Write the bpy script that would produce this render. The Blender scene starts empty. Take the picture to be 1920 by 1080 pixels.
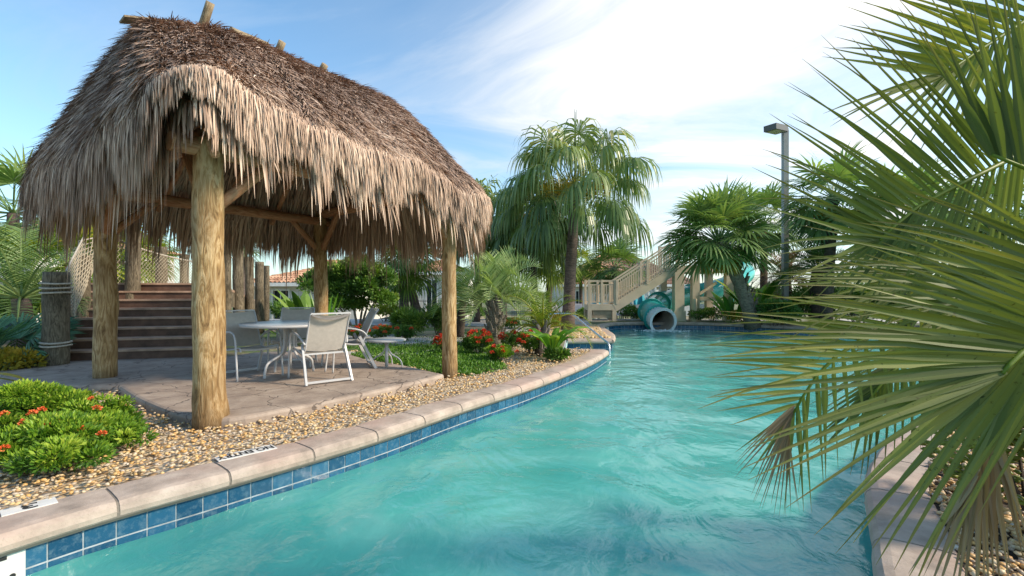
import bpy, math, random
import numpy as np
from mathutils import Vector, Matrix
from mathutils.geometry import tessellate_polygon
R = math.radians
rs = np.random.RandomState(7); random.seed(7)
S = bpy.context.scene; COL = S.collection
# ---------------------------------------------------------------- camera
H = 1.19; F = 900.0; HY = 545.0
cd = bpy.data.cameras.new('camera'); cam = bpy.data.objects.new('camera', cd); COL.objects.link(cam)
cam.location = (0, 0, H); cam.rotation_euler = (R(90), 0, 0)
cd.sensor_width = 36; cd.lens = 36*F/1920; cd.shift_y = (HY-540)/1920; cd.clip_start = .05; cd.clip_end = 3000
S.camera = cam
def G(px, py, z=0.0):
    Y = F*(H-z)/(py-HY); return Vector(((px-960)/F*Y, Y, z))
def at(px, py, Y): return Vector(((px-960)/F*Y, Y, H-(py-HY)/F*Y))
# ---------------------------------------------------------------- light
SUN = Vector((1.0, -.20, 0)).normalized(); ELEV = R(34)
SUN = Vector((SUN.x*math.cos(ELEV), SUN.y*math.cos(ELEV), math.sin(ELEV)))
sl = bpy.data.lights.new('sun', 'SUN'); sl.energy = 3.5; sl.angle = R(7); sl.color = (1, .86, .68)
so = bpy.data.objects.new('sun', sl); COL.objects.link(so)
so.rotation_euler = (-SUN).to_track_quat('-Z', 'Y').to_euler()
W = bpy.data.worlds.new('World'); S.world = W; W.use_nodes = True
nt = W.node_tree; nt.nodes.clear()
def nd(t, tp, **k):
    n = t.nodes.new(tp)
    for a, v in k.items():
        if a.startswith('i_'):
            n.inputs[int(a[2:]) if a[2:].isdigit() else a[2:].replace('_', ' ')].default_value = v
        else: setattr(n, a, v)
    return n
def ramp(t, src, stops, interp='LINEAR'):
    n = t.nodes.new('ShaderNodeValToRGB'); e = n.color_ramp.elements; n.color_ramp.interpolation = interp
    while len(e) < len(stops): e.new(.5)
    for i, (p, c) in enumerate(stops):
        e[i].position = p; e[i].color = (c, c, c, 1) if isinstance(c, (int, float)) else (*c, 1)
    t.links.new(src, n.inputs[0]); return n.outputs[0]
def math_(t, op, a, b=None, clamp=False):
    n = t.nodes.new('ShaderNodeMath'); n.operation = op; n.use_clamp = clamp
    for i, v in enumerate((a, b)):
        if v is None: continue
        if isinstance(v, (int, float)): n.inputs[i].default_value = v
        else: t.links.new(v, n.inputs[i])
    return n.outputs[0]
def mixc(t, f, a, b, mode='MIX'):
    n = t.nodes.new('ShaderNodeMix'); n.data_type = 'RGBA'; n.blend_type = mode
    for i, v in ((0, f), (6, a), (7, b)):
        if isinstance(v, (int, float)): n.inputs[i].default_value = v
        elif isinstance(v, tuple): n.inputs[i].default_value = (*v, 1)
        else: t.links.new(v, n.inputs[i])
    return n.outputs[2]
sky = nd(nt, 'ShaderNodeTexSky', sky_type='NISHITA', sun_disc=False, sun_elevation=ELEV, sun_rotation=math.atan2(SUN.x, SUN.y),
         air_density=1.1, dust_density=.6, ozone_density=1.6)
bg1 = nd(nt, 'ShaderNodeBackground'); bg1.inputs[1].default_value = .15; nt.links.new(mixc(nt, 1.0, sky.outputs[0], (.80, 1.0, 1.04), 'MULTIPLY'), bg1.inputs[0])
tc = nd(nt, 'ShaderNodeTexCoord'); sep = nd(nt, 'ShaderNodeSeparateXYZ'); nt.links.new(tc.outputs['Generated'], sep.inputs[0])
zz = math_(nt, 'ADD', math_(nt, 'MAXIMUM', sep.outputs[2], 0.0), .16)
cx = math_(nt, 'DIVIDE', sep.outputs[0], zz); cy = math_(nt, 'DIVIDE', sep.outputs[1], zz)
cmb = nd(nt, 'ShaderNodeCombineXYZ'); nt.links.new(cx, cmb.inputs[0]); nt.links.new(cy, cmb.inputs[1])
mp = nd(nt, 'ShaderNodeMapping'); mp.inputs['Rotation'].default_value = (0, 0, R(35)); mp.inputs['Scale'].default_value = (.55, 1.0, 1); mp.inputs['Location'].default_value = (3.1, .4, 0)
nt.links.new(cmb.outputs[0], mp.inputs[0])
n1 = nd(nt, 'ShaderNodeTexNoise', i_Scale=1.35, i_Detail=10.0, i_Roughness=.60, i_Distortion=.9); nt.links.new(mp.outputs[0], n1.inputs['Vector'])
gd = Vector((.42, .9, .36)).normalized()
dp = nd(nt, 'ShaderNodeVectorMath', operation='DOT_PRODUCT'); nt.links.new(tc.outputs['Generated'], dp.inputs[0]); dp.inputs[1].default_value = gd
glow = ramp(nt, dp.outputs['Value'], [(.66, 0.0), (.88, .20), (.985, .60), (1.0, .72)])
cl = math_(nt, 'ADD', ramp(nt, n1.outputs[0], [(.47, 0.0), (.80, .62)]), math_(nt, 'MULTIPLY', glow, math_(nt, 'ADD', math_(nt, 'MULTIPLY', n1.outputs[0], 4.2), -1.05)), True)
hz = ramp(nt, sep.outputs[2], [(0.0, .45), (.14, .22), (.40, 0.0)])
cl = math_(nt, 'MAXIMUM', cl, hz)
bg2 = nd(nt, 'ShaderNodeBackground'); bg2.inputs[1].default_value = 1.0
nt.links.new(ramp(nt, dp.outputs['Value'], [(.3, (.36, .47, .60)), (.80, (.45, .52, .61)), (.93, (.64, .66, .68)), (1.0, (.84, .82, .79))]), bg2.inputs[0])
mx = nd(nt, 'ShaderNodeMixShader'); nt.links.new(cl, mx.inputs[0]); nt.links.new(bg1.outputs[0], mx.inputs[1]); nt.links.new(bg2.outputs[0], mx.inputs[2])
wo = nd(nt, 'ShaderNodeOutputWorld'); nt.links.new(mx.outputs[0], wo.inputs[0])
S.view_settings.view_transform = 'Standard'; S.view_settings.look = 'None'; S.view_settings.exposure = .68; S.view_settings.gamma = 1
S.cycles.max_bounces = 8; S.cycles.transparent_max_bounces = 12; S.cycles.caustics_reflective = False; S.cycles.caustics_refractive = False
S.cycles.use_denoising = True
# ---------------------------------------------------------------- materials
MATS = {}
def newmat(name):
    m = bpy.data.materials.new(name); m.use_nodes = True; t = m.node_tree
    b = t.nodes['Principled BSDF']; MATS[name] = m; return m, t, b
def pos(t, scale=(1, 1, 1), obj=False):
    n = t.nodes.new('ShaderNodeMapping'); n.inputs['Scale'].default_value = scale
    if obj:
        c = t.nodes.new('ShaderNodeTexCoord'); t.links.new(c.outputs['Object'], n.inputs[0])
    else:
        c = t.nodes.new('ShaderNodeNewGeometry'); t.links.new(c.outputs['Position'], n.inputs[0])
    return n.outputs[0]
def noise(t, vec, sc, det=4.0, rough=.55, dist=0.0):
    n = nd(t, 'ShaderNodeTexNoise', i_Scale=sc, i_Detail=det, i_Roughness=rough, i_Distortion=dist); t.links.new(vec, n.inputs['Vector']); return n.outputs[0]
def bump(t, b, h, strength=.3, dist=.01):
    n = nd(t, 'ShaderNodeBump', i_Strength=strength, i_Distance=dist); t.links.new(h, n.inputs['Height'])
    if b is not None: t.links.new(n.outputs[0], b.inputs['Normal'])
    return n.outputs[0]
def attr(t, name='rnd'):
    n = t.nodes.new('ShaderNodeAttribute'); n.attribute_name = name; return n.outputs['Fac']
def flat(name, c, rough=.6, metal=0.0, var=.12, sc=6.0, bs=0.0, spec=.4):
    m, t, b = newmat(name); p = pos(t); n = noise(t, p, sc, 5)
    lo = tuple(x*(1-var) for x in c); hi = tuple(min(1, x*(1+var)) for x in c)
    t.links.new(ramp(t, n, [(.3, lo), (.7, hi)]), b.inputs['Base Color'])
    b.inputs['Roughness'].default_value = rough; b.inputs['Metallic'].default_value = metal; b.inputs['Specular IOR Level'].default_value = spec
    if bs: bump(t, b, noise(t, p, sc*8, 4), bs, .01)
    return m
def leafmat(name, stops, trans=.3, rough=.45, patch=None):
    m, t, b = newmat(name); c = ramp(t, attr(t), stops)
    if patch:
        n = noise(t, pos(t), patch[1], 3); f = ramp(t, n, [(patch[2], 0.0), (patch[2]+.08, 1.0)]); c = mixc(t, f, c, patch[0]); c = mixc(t, attr(t, 'age'), c, (.34, .22, .09))
    t.links.new(c, b.inputs['Base Color']); b.inputs['Roughness'].default_value = rough; b.inputs['Specular IOR Level'].default_value = .35
    tr = nd(t, 'ShaderNodeBsdfTranslucent'); t.links.new(mixc(t, 1.0, c, (1.0, 1.15, .45), 'MULTIPLY'), tr.inputs[0])
    mxs = nd(t, 'ShaderNodeMixShader'); mxs.inputs[0].default_value = trans
    t.links.new(b.outputs[0], mxs.inputs[1]); t.links.new(tr.outputs[0], mxs.inputs[2]); t.links.new(mxs.outputs[0], t.nodes['Material Output'].inputs[0])
    return m
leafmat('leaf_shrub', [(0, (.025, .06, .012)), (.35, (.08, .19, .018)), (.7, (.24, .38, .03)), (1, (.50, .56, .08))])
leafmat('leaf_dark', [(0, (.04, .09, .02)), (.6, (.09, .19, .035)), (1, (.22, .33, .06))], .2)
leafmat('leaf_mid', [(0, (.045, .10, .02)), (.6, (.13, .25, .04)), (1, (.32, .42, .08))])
leafmat('leaf_palm', [(0, (.07, .125, .045)), (.6, (.20, .30, .10)), (1, (.42, .48, .17))], .32)
leafmat('leaf_pindo', [(0, (.07, .12, .045)), (.5, (.22, .31, .12)), (1, (.48, .56, .26))], .3)
leafmat('leaf_yellow', [(0, (.06, .11, .015)), (.5, (.22, .29, .03)), (1, (.50, .42, .05))], .35)
leafmat('leaf_blue', [(0, (.03, .08, .045)), (.6, (.08, .20, .10)), (1, (.20, .34, .18))], .2)
leafmat('leaf_ribbon', [(0, (.05, .085, .025)), (.5, (.15, .22, .065)), (.85, (.32, .37, .14)), (1, (.50, .44, .18))], .28, .35)
leafmat('leaf_near', [(0, (.06, .085, .022)), (.45, (.17, .205, .055)), (.8, (.33, .33, .08)), (1, (.60, .44, .07))], .34, .58, ((.09, .10, .02), 60, .64))
leafmat('leaf_dead', [(0, (.16, .09, .04)), (.5, (.30, .20, .11)), (1, (.45, .34, .21))], .15, .7)
leafmat('leaf_banana', [(0, (.06, .17, .02)), (.6, (.16, .34, .03)), (1, (.42, .50, .06))], .4, .35)
leafmat('leaf_gold', [(0, (.25, .24, .04)), (.6, (.50, .36, .04)), (1, (.62, .40, .06))], .3, .5)
leafmat('grass_blade', [(0, (.03, .09, .012)), (.6, (.09, .22, .02)), (1, (.22, .38, .05))], .3)
leafmat('petal_red', [(0, (.45, .03, .015)), (.6, (.75, .07, .03)), (1, (.85, .16, .05))], .2)
leafmat('petal_orange', [(0, (.60, .08, .02)), (.6, (.80, .17, .05)), (1, (.90, .32, .10))], .2)
leafmat('fruit_green', [(0, (.10, .12, .015)), (.6, (.24, .26, .03)), (1, (.36, .36, .06))], .05, .45)
# thatch
m, t, b = newmat('thatch')
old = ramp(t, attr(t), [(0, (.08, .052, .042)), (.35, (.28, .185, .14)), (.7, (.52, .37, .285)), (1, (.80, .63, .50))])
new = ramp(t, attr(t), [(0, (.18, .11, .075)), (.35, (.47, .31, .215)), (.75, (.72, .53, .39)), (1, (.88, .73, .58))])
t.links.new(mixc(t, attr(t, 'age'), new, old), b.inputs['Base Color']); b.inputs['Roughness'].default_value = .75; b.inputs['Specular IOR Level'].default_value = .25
# wood
def wood(name, dark, light, pale, sc=1.0, bs=.5, greens=0.0):
    m, t, b = newmat(name); p = pos(t, (8*sc, 8*sc, 1.5*sc), True)
    n = noise(t, p, 1.5, 8, .60, 3.2); c = ramp(t, n, [(.32, dark), (.48, light), (.60, pale), (.72, light)])
    p2 = pos(t, (1, 1, .8), True); c = mixc(t, ramp(t, noise(t, p2, 2.3, 3), [(.42, 0.0), (.66, .55)]), c, dark)
    w = nd(t, 'ShaderNodeTexVoronoi', i_Scale=2.6); t.links.new(pos(t, (1.5, 1.5, .8), True), w.inputs['Vector'])
    c = mixc(t, ramp(t, w.outputs['Distance'], [(.03, .9), (.09, 0.0)]), c, tuple(x*.5 for x in dark))
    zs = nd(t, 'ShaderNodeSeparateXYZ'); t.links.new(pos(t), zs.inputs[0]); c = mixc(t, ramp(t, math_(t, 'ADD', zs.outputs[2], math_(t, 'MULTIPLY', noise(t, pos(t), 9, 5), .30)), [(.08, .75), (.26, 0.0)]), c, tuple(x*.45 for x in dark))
    t.links.new(c, b.inputs['Base Color']); b.inputs['Roughness'].default_value = .68; b.inputs['Specular IOR Level'].default_value = .3
    bump(t, b, math_(t, 'ADD', n, noise(t, pos(t, (30*sc, 30*sc, 2*sc), True), 2.2, 7, .7, .6)), bs, .014); return m
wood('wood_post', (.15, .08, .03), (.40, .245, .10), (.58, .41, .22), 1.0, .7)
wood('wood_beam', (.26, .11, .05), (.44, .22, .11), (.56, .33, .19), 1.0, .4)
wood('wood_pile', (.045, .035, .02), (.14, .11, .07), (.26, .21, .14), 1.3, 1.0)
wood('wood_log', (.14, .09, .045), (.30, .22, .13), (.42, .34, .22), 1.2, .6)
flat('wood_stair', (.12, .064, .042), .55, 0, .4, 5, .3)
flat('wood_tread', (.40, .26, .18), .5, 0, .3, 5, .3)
# bark
def bark(name, a, c_, sc):
    m, t, b = newmat(name); p = pos(t, (sc, sc, sc*3.2)); n = noise(t, p, 2.5, 7, .65, .5)
    t.links.new(ramp(t, n, [(.3, a), (.7, c_)]), b.inputs['Base Color']); b.inputs['Roughness'].default_value = .9; bump(t, b, n, .9, .03); return m
bark('bark_brown', (.05, .035, .03), (.19, .135, .11), 3.0); bark('bark_boot', (.10, .075, .05), (.36, .30, .23), 4.0)
bark('bark_dark', (.025, .018, .014), (.10, .07, .05), 3.0); bark('bark_grey', (.13, .11, .085), (.34, .30, .25), 4.0)
# stone, concrete
m, t, b = newmat('pebble')
t.links.new(ramp(t, attr(t), [(0, (.22, .15, .09)), (.10, (.38, .30, .22)), (.3, (.58, .31, .09)), (.45, (.60, .39, .16)), (.62, (.62, .44, .22)), (.8, (.60, .47, .31)), (.92, (.48, .40, .32)), (1, (.70, .61, .48))]), b.inputs['Base Color'])
b.inputs['Roughness'].default_value = .5; bump(t, b, noise(t, pos(t), 90, 3), .2, .004)
m, t, b = newmat('gravel_bed'); v = nd(t, 'ShaderNodeTexVoronoi', i_Scale=26.0); t.links.new(pos(t), v.inputs['Vector'])
sx = nd(t, 'ShaderNodeSeparateColor'); t.links.new(v.outputs['Color'], sx.inputs[0])
c = ramp(t, sx.outputs[0], [(0, (.20, .13, .08)), (.25, (.42, .27, .13)), (.5, (.52, .40, .25)), (.75, (.60, .50, .36)), (1, (.40, .34, .28))])
t.links.new(c, b.inputs['Base Color']); b.inputs['Roughness'].default_value = .8; bump(t, b, math_(t, 'SUBTRACT', 1.0, v.outputs['Distance']), .8, .03)
m, t, b = newmat('ground'); n = noise(t, pos(t), .6, 6); n2 = noise(t, pos(t), 9, 5)
c = mixc(t, ramp(t, n, [(.4, 0.0), (.56, 1.0)]), ramp(t, n2, [(.3, (.16, .12, .075)), (.7, (.38, .31, .21))]), ramp(t, n2, [(.3, (.035, .07, .015)), (.7, (.10, .16, .035))]))
t.links.new(c, b.inputs['Base Color']); b.inputs['Roughness'].default_value = .95; bump(t, b, n2, .6, .04)
m, t, b = newmat('coping'); p = pos(t); n = noise(t, p, 5, 6, .6); n2 = noise(t, p, 1.4, 4); n3 = noise(t, p, 70, 3)
c = ramp(t, n, [(.3, (.28, .22, .175)), (.5, (.42, .33, .265)), (.7, (.53, .43, .35))]); c = mixc(t, ramp(t, n2, [(.46, 0.0), (.62, .55)]), c, (.50, .33, .26))
c = mixc(t, ramp(t, n3, [(.60, 0.0), (.72, .5)]), c, (.30, .24, .19))
t.links.new(c, b.inputs['Base Color']); b.inputs['Roughness'].default_value = .72; bump(t, b, noise(t, p, 28, 6, .7), .45, .012)
m, t, b = newmat('patio'); p = pos(t); v = nd(t, 'ShaderNodeTexVoronoi', feature='DISTANCE_TO_EDGE', i_Scale=1.7); 
wv = nd(t, 'ShaderNodeVectorMath', operation='ADD'); t.links.new(p, wv.inputs[0])
nn = nd(t, 'ShaderNodeTexNoise', i_Scale=5.0, i_Detail=4.0); t.links.new(p, nn.inputs['Vector'])
sc_ = nd(t, 'ShaderNodeVectorMath', operation='SCALE'); t.links.new(nn.outputs['Color'], sc_.inputs[0]); sc_.inputs['Scale'].default_value = .22; t.links.new(sc_.outputs[0], wv.inputs[1])
t.links.new(wv.outputs[0], v.inputs['Vector']); jl = ramp(t, v.outputs['Distance'], [(.004, 1.0), (.016, 0.0)])
n = noise(t, p, 3, 7, .65); c = ramp(t, n, [(.3, (.22, .165, .13)), (.5, (.33, .255, .20)), (.7, (.43, .345, .275))]); c = mixc(t, math_(t, 'MULTIPLY', jl, .85), c, (.10, .075, .06))
t.links.new(c, b.inputs['Base Color']); b.inputs['Roughness'].default_value = .7
bump(t, b, math_(t, 'SUBTRACT', noise(t, p, 14, 6, .65), jl), .5, .015)
flat('concrete', (.46, .43, .39), .85, 0, .2, 3, .3); flat('mortar', (.20, .17, .14), .9); flat('grout', (.42, .46, .48), .8, 0, .35, 9)
m, t, b = newmat('tile'); t.links.new(ramp(t, attr(t), [(0, (.010, .062, .13)), (1, (.025, .12, .22))]), b.inputs['Base Color'])
tn = noise(t, pos(t), 24, 6, .7); base_c = b.inputs['Base Color'].links[0].from_socket;
t.links.new(mixc(t, ramp(t, tn, [(.48, 0.0), (.72, .38)]), base_c, (.22, .32, .36)), b.inputs['Base Color']); b.inputs['Roughness'].default_value = .16
bump(t, b, noise(t, pos(t), 20, 3), .1, .004)
m, t, b = newmat('pool_plaster'); n = noise(t, pos(t), 1.4, 5); t.links.new(ramp(t, n, [(.35, (.30, .66, .62)), (.65, (.62, .88, .84))]), b.inputs['Base Color']); b.inputs['Roughness'].default_value = .8
# water
m, t, b = newmat('water'); t.nodes.remove(b); p = pos(t)
wn = noise(t, pos(t, (1.0, .8, 1)), .9, 3, .5, .9); wf = noise(t, pos(t, (1.2, 1, 1)), 3.0, 4, .5, 1.0); wr = noise(t, pos(t, (1.6, 1, 1)), 17, 4, .6, .8)
hgt = math_(t, 'ADD', math_(t, 'ADD', math_(t, 'MULTIPLY', wn, .7), math_(t, 'MULTIPLY', wf, .16)), math_(t, 'MULTIPLY', wr, .016))
bn = bump(t, None, hgt, 1.0, .13)
dif = nd(t, 'ShaderNodeBsdfDiffuse'); t.links.new(ramp(t, noise(t, p, .55, 5, .55, 1.6), [(.30, (.10, .62, .55)), (.50, (.16, .71, .62)), (.64, (.26, .79, .70)), (.78, (.46, .87, .78))]), dif.inputs[0]); bn2 = bump(t, None, hgt, 1.0, .03); t.links.new(bn2, dif.inputs['Normal'])
trn = nd(t, 'ShaderNodeBsdfTransparent'); trn.inputs[0].default_value = (.42, .88, .80, 1)
gl = nd(t, 'ShaderNodeBsdfGlossy'); gl.inputs['Roughness'].default_value = .03; gl.inputs[0].default_value = (1, 1, 1, 1); t.links.new(bn, gl.inputs['Normal'])
m1 = nd(t, 'ShaderNodeMixShader'); m1.inputs[0].default_value = .5; t.links.new(dif.outputs[0], m1.inputs[1]); t.links.new(trn.outputs[0], m1.inputs[2])
fr = nd(t, 'ShaderNodeFresnel'); fr.inputs[0].default_value = 1.42; t.links.new(bn, fr.inputs['Normal'])
m2 = nd(t, 'ShaderNodeMixShader'); t.links.new(math_(t, 'MULTIPLY', fr.outputs[0], 1.0, True), m2.inputs[0]); t.links.new(m1.outputs[0], m2.inputs[1]); t.links.new(gl.outputs[0], m2.inputs[2])
t.links.new(m2.outputs[0], t.nodes['Material Output'].inputs[0])
flat('white_metal', (.50, .49, .49), .35, 0, .05); flat('steel', (.55, .56, .57), .25, 1.0, .05); flat('sling', (.50, .45, .395), .8, 0, .08, 20)
flat('sling_trim', (.22, .20, .19), .8); flat('sling_tan', (.56, .46, .31), .8, 0, .08, 20); flat('table_top', (.40, .41, .42), .3, 0, .08, 12)
flat('rope', (.48, .42, .34), .9, 0, .25, 30, .5); flat('net_rope', (.34, .29, .21), .9, 0, .2, 20)
flat('sign_plate', (.66, .64, .60), .6, 0, .08, 14); flat('lettering', (.02, .02, .02), .6); flat('tower_paint', (.70, .58, .43), .6, 0, .10, 3, .1)
flat('tower_dark', (.15, .13, .11), .8); flat('slide_teal', (.05, .42, .38), .25, 0, .12, 2); flat('slide_mouth', (.74, .79, .80), .35, 0, .08); flat('slide_inside', (.55, .47, .40), .5)
flat('stucco', (.62, .60, .56), .9, 0, .06, 4); flat('trim_white', (.75, .75, .73), .7); flat('window_dark', (.025, .035, .045), .1); flat('door_dark', (.06, .09, .09), .4)
flat('umbrella_teal', (.01, .26, .33), .7, 0, .15, 3); flat('lamp_metal', (.09, .085, .08), .45); flat('pole_metal', (.27, .27, .26), .5, 0, .1); flat('lens_glass', (.45, .45, .40), .2)
flat('rock_beige', (.44, .36, .26), .9, 0, .3, 2.5, .7); flat('soil', (.06, .045, .03), .95, 0, .4, 6, .8); flat('cushion_pink', (.60, .52, .48), .8); flat('red_plastic', (.75, .05, .08), .3, 0, .2, 30); flat('iron', (.02, .02, .02), .4)
flat('drain', (.02, .14, .13), .5); flat('brick_red', (.33, .17, .10), .9, 0, .2)
m, t, b = newmat('roof_tile'); c = ramp(t, attr(t), [(0, (.22, .10, .06)), (.5, (.42, .22, .13)), (1, (.56, .36, .24))]); t.links.new(c, b.inputs['Base Color']); b.inputs['Roughness'].default_value = .85
# ---------------------------------------------------------------- mesh builder
def unit(v): return v/np.maximum(np.linalg.norm(v, axis=-1, keepdims=True), 1e-9)
class MB:
    def __init__(s): s.v = []; s.f = []; s.r = []; s.a = []; s.n = 0
    def add(s, V, Fc, rnd=.5, age=0.0):
        V = np.asarray(V, float).reshape(-1, 3); n = len(V)
        for f in (Fc if isinstance(Fc, list) else [Fc]):
            if isinstance(f, np.ndarray): s.f.append(f+s.n)
            else: s.f.append(np.asarray([f])+s.n)
        s.v.append(V); s.r.append(np.broadcast_to(rnd, (n,))); s.a.append(np.broadcast_to(age, (n,))); s.n += n; return s
    def box(s, c, size, ax=None, rnd=.5):
        c = np.array(c, float); h = np.array(size, float)/2
        A = np.eye(3) if ax is None else np.array([list(a) for a in ax], float)
        V = [c + sx*h[0]*A[0] + sy*h[1]*A[1] + sz*h[2]*A[2] for sx in (-1, 1) for sy in (-1, 1) for sz in (-1, 1)]
        return s.add(V, np.array([[0, 1, 3, 2], [4, 6, 7, 5], [0, 4, 5, 1], [2, 3, 7, 6], [0, 2, 6, 4], [1, 5, 7, 3]]), rnd)
    def bar(s, a, b, w, h, up=(0, 0, 1), rnd=.5):
        a = np.array(a, float); b = np.array(b, float); d = b-a; L = np.linalg.norm(d); d = d/L
        x = np.cross(d, np.array(up, float)); x = x/max(np.linalg.norm(x), 1e-6); z = np.cross(x, d)
        return s.box((a+b)/2, (w, L, h), (x, d, z), rnd)
    def tube(s, pts, r, n=8, caps=True, rnd=.5, wob=0.0, closed=False):
        P = np.array([list(p) for p in pts], float); m_ = len(P); rr = np.broadcast_to(np.asarray(r, float), (m_,))
        T = unit(np.roll(P, -1, 0)-np.roll(P, 1, 0)) if closed else unit(np.gradient(P, axis=0))
        ref = np.array([0, 0, 1.0]) if abs(T[0][2]) < .9 else np.array([1.0, 0, 0])
        x = unit(np.cross(T[0], ref)); V = []
        for i in range(m_):
            x = x - T[i]*np.dot(x, T[i]); x = unit(x); y = np.cross(T[i], x)
            for k in range(n):
                a = 2*math.pi*k/n; q = rr[i]*(1+(rs.uniform(-wob, wob) if wob else 0)); V.append(P[i]+q*(math.cos(a)*x+math.sin(a)*y))
        Fq = []
        for i in range(m_ if closed else m_-1):
            j = (i+1) % m_
            for k in range(n): Fq.append([i*n+k, i*n+(k+1) % n, j*n+(k+1) % n, j*n+k])
        fs = [np.array(Fq)]
        if caps and not closed: fs += [list(range(n))[::-1], [(m_-1)*n+k for k in range(n)]]
        return s.add(V, fs, rnd)
    def lathe(s, c, prof, n=20, rnd=.5, caps=True):
        V = []; m_ = len(prof)
        for (r, z) in prof:
            for k in range(n): a = 2*math.pi*k/n; V.append((c[0]+r*math.cos(a), c[1]+r*math.sin(a), c[2]+z))
        Fq = [[i*n+k, i*n+(k+1) % n, (i+1)*n+(k+1) % n, (i+1)*n+k] for i in range(m_-1) for k in range(n)]
        fs = [np.array(Fq)]
        if caps: fs += [list(range(n))[::-1], [(m_-1)*n+k for k in range(n)]]
        return s.add(V, fs, rnd)
    def prism(s, poly, z0, z1, rnd=.5):
        n = len(poly); tri = tessellate_polygon([[Vector((p[0], p[1], 0)) for p in poly]])
        V = [(p[0], p[1], z1) for p in poly]+[(p[0], p[1], z0) for p in poly]
        s.add(V, [np.array([[i, (i+1) % n, n+(i+1) % n, n+i] for i in range(n)]), np.array([list(x) for x in tri]), np.array([[n+q for q in x[::-1]] for x in tri])], rnd); return s
    def build(s, name, mat, parent=None, smooth=False, local=False, loc=None):
        V = np.concatenate(s.v) if s.v else np.zeros((0, 3))
        off = np.zeros(3)
        if parent is not None and not local:
            r_ = parent
            while r_.parent: r_ = r_.parent
            off = np.array(r_.location)
        elif loc is not None: off = np.array(loc, float)
        V = V-off
        me = bpy.data.meshes.new(name)
        me.vertices.add(len(V)); me.vertices.foreach_set('co', V.astype(np.float32).ravel())
        tot = np.concatenate([np.full(len(f), f.shape[1]) for f in s.f]); flat_ = np.concatenate([f.ravel() for f in s.f])
        me.loops.add(len(flat_)); me.loops.foreach_set('vertex_index', flat_.astype(np.int32))
        me.polygons.add(len(tot)); st = np.concatenate([[0], np.cumsum(tot)[:-1]])
        me.polygons.foreach_set('loop_start', st.astype(np.int32)); me.polygons.foreach_set('loop_total', tot.astype(np.int32))
        me.polygons.foreach_set('use_smooth', np.full(len(tot), smooth))
        for nm, arr in (('rnd', s.r), ('age', s.a)):
            at_ = me.attributes.new(nm, 'FLOAT', 'POINT'); at_.data.foreach_set('value', np.concatenate(arr).astype(np.float32))
        me.update(calc_edges=True); me.validate()
        me.materials.append(MATS[mat]); o = bpy.data.objects.new(name, me); COL.objects.link(o)
        if parent is not None: o.parent = parent
        elif loc is not None: o.location = loc
        return o
def tag(o, label=None, cat=None, group=None, kind=None):
    for k, v_ in (('label', label), ('category', cat), ('group', group), ('kind', kind)):
        if v_: o[k] = v_
    return o
def thing(name, loc, label, cat, group=None):
    o = bpy.data.objects.new(name, None); COL.objects.link(o); o.location = loc; o.empty_display_size = .2; return tag(o, label, cat, group)
def struct(o): o['kind'] = 'structure'; return o
def copy_tree(o, loc, rz, label, group=None):
    r_ = o.copy(); COL.objects.link(r_); r_.location = loc; r_.rotation_euler = (0, 0, rz); r_['label'] = label
    if group: r_['group'] = group
    for ch in list(o.children):
        c_ = ch.copy(); COL.objects.link(c_); c_.parent = r_
        for g in ch.children: d_ = g.copy(); COL.objects.link(d_); d_.parent = c_
    return r_
def smooth_line(P, k=6):
    P = [np.array(p, float) for p in P]; out = []
    for i in range(len(P)-1):
        p0 = P[max(i-1, 0)]; p1 = P[i]; p2 = P[i+1]; p3 = P[min(i+2, len(P)-1)]
        for j in range(k):
            u = j/k; out.append(.5*((2*p1)+(-p0+p2)*u+(2*p0-5*p1+4*p2-p3)*u*u+(-p0+3*p1-3*p2+p3)*u**3))
    out.append(P[-1]); return out
def inside(poly, X, Y):
    poly = np.array([(p[0], p[1]) for p in poly]); r_ = np.zeros(len(X), bool); n = len(poly); j = n-1
    for i in range(n):
        xi, yi = poly[i]; xj, yj = poly[j]
        c_ = ((yi > Y) != (yj > Y)) & (X < (xj-xi)*(Y-yi)/((yj-yi) if yj != yi else 1e-9)+xi); r_ ^= c_; j = i
    return r_
# ---------------------------------------------------------------- ground, pool
ZW = -.38; ZG = -.07; ZC = -.09
edge_px = [(-200, 1190), (110, 1058), (400, 965), (600, 900), (733, 853), (867, 800), (1000, 751), (1085, 713), (1116, 696), (1137, 681)]
Lp = [np.array([G(x, y, ZW).x, G(x, y, ZW).y]) for x, y in edge_px]
Lp = [np.array([-4.6, -1.5]), np.array([-4.0, .2]), np.array([-3.35, 1.5])] + Lp[1:]
left_edge = smooth_line(Lp, 6)
ce = left_edge[-1]                       # corner at the entry steps
gxy = lambda x, y: np.array([G(x, y, ZW).x, G(x, y, ZW).y])
notch = [ce+np.array([.0, .10]), gxy(1060, 678), gxy(1064, 656.5), gxy(1147, 656.5)]
far = smooth_line([G(x, y, ZW).to_2d() for x, y in [(1147, 656.5), (1149, 644), (1130, 626), (1150, 619), (1190, 617.5), (1270, 617.5), (1340, 619), (1420, 623), (1500, 627), (1640, 634)]], 4)[1:]
rt = smooth_line([(14.0, 15.8), (17.5, 14.0), (19, 11), (17, 9), (13, 8.2), (9.2, 7.4), (6.6, 6.2), (4.7, 5.2), (3.45, 4.25), (2.62, 3.45), (2.02, 2.6), (1.62, 2.0), (1.25, 1.2), (1.1, .2), (1.1, -1.5)], 5)
pool = [tuple(map(float, p)) for p in left_edge+notch+far+rt]
Rr = [tuple(p) for p in rt]
def ring(poly):
    V = [Vector((p[0], p[1], 0)) for p in poly]; return V
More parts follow.
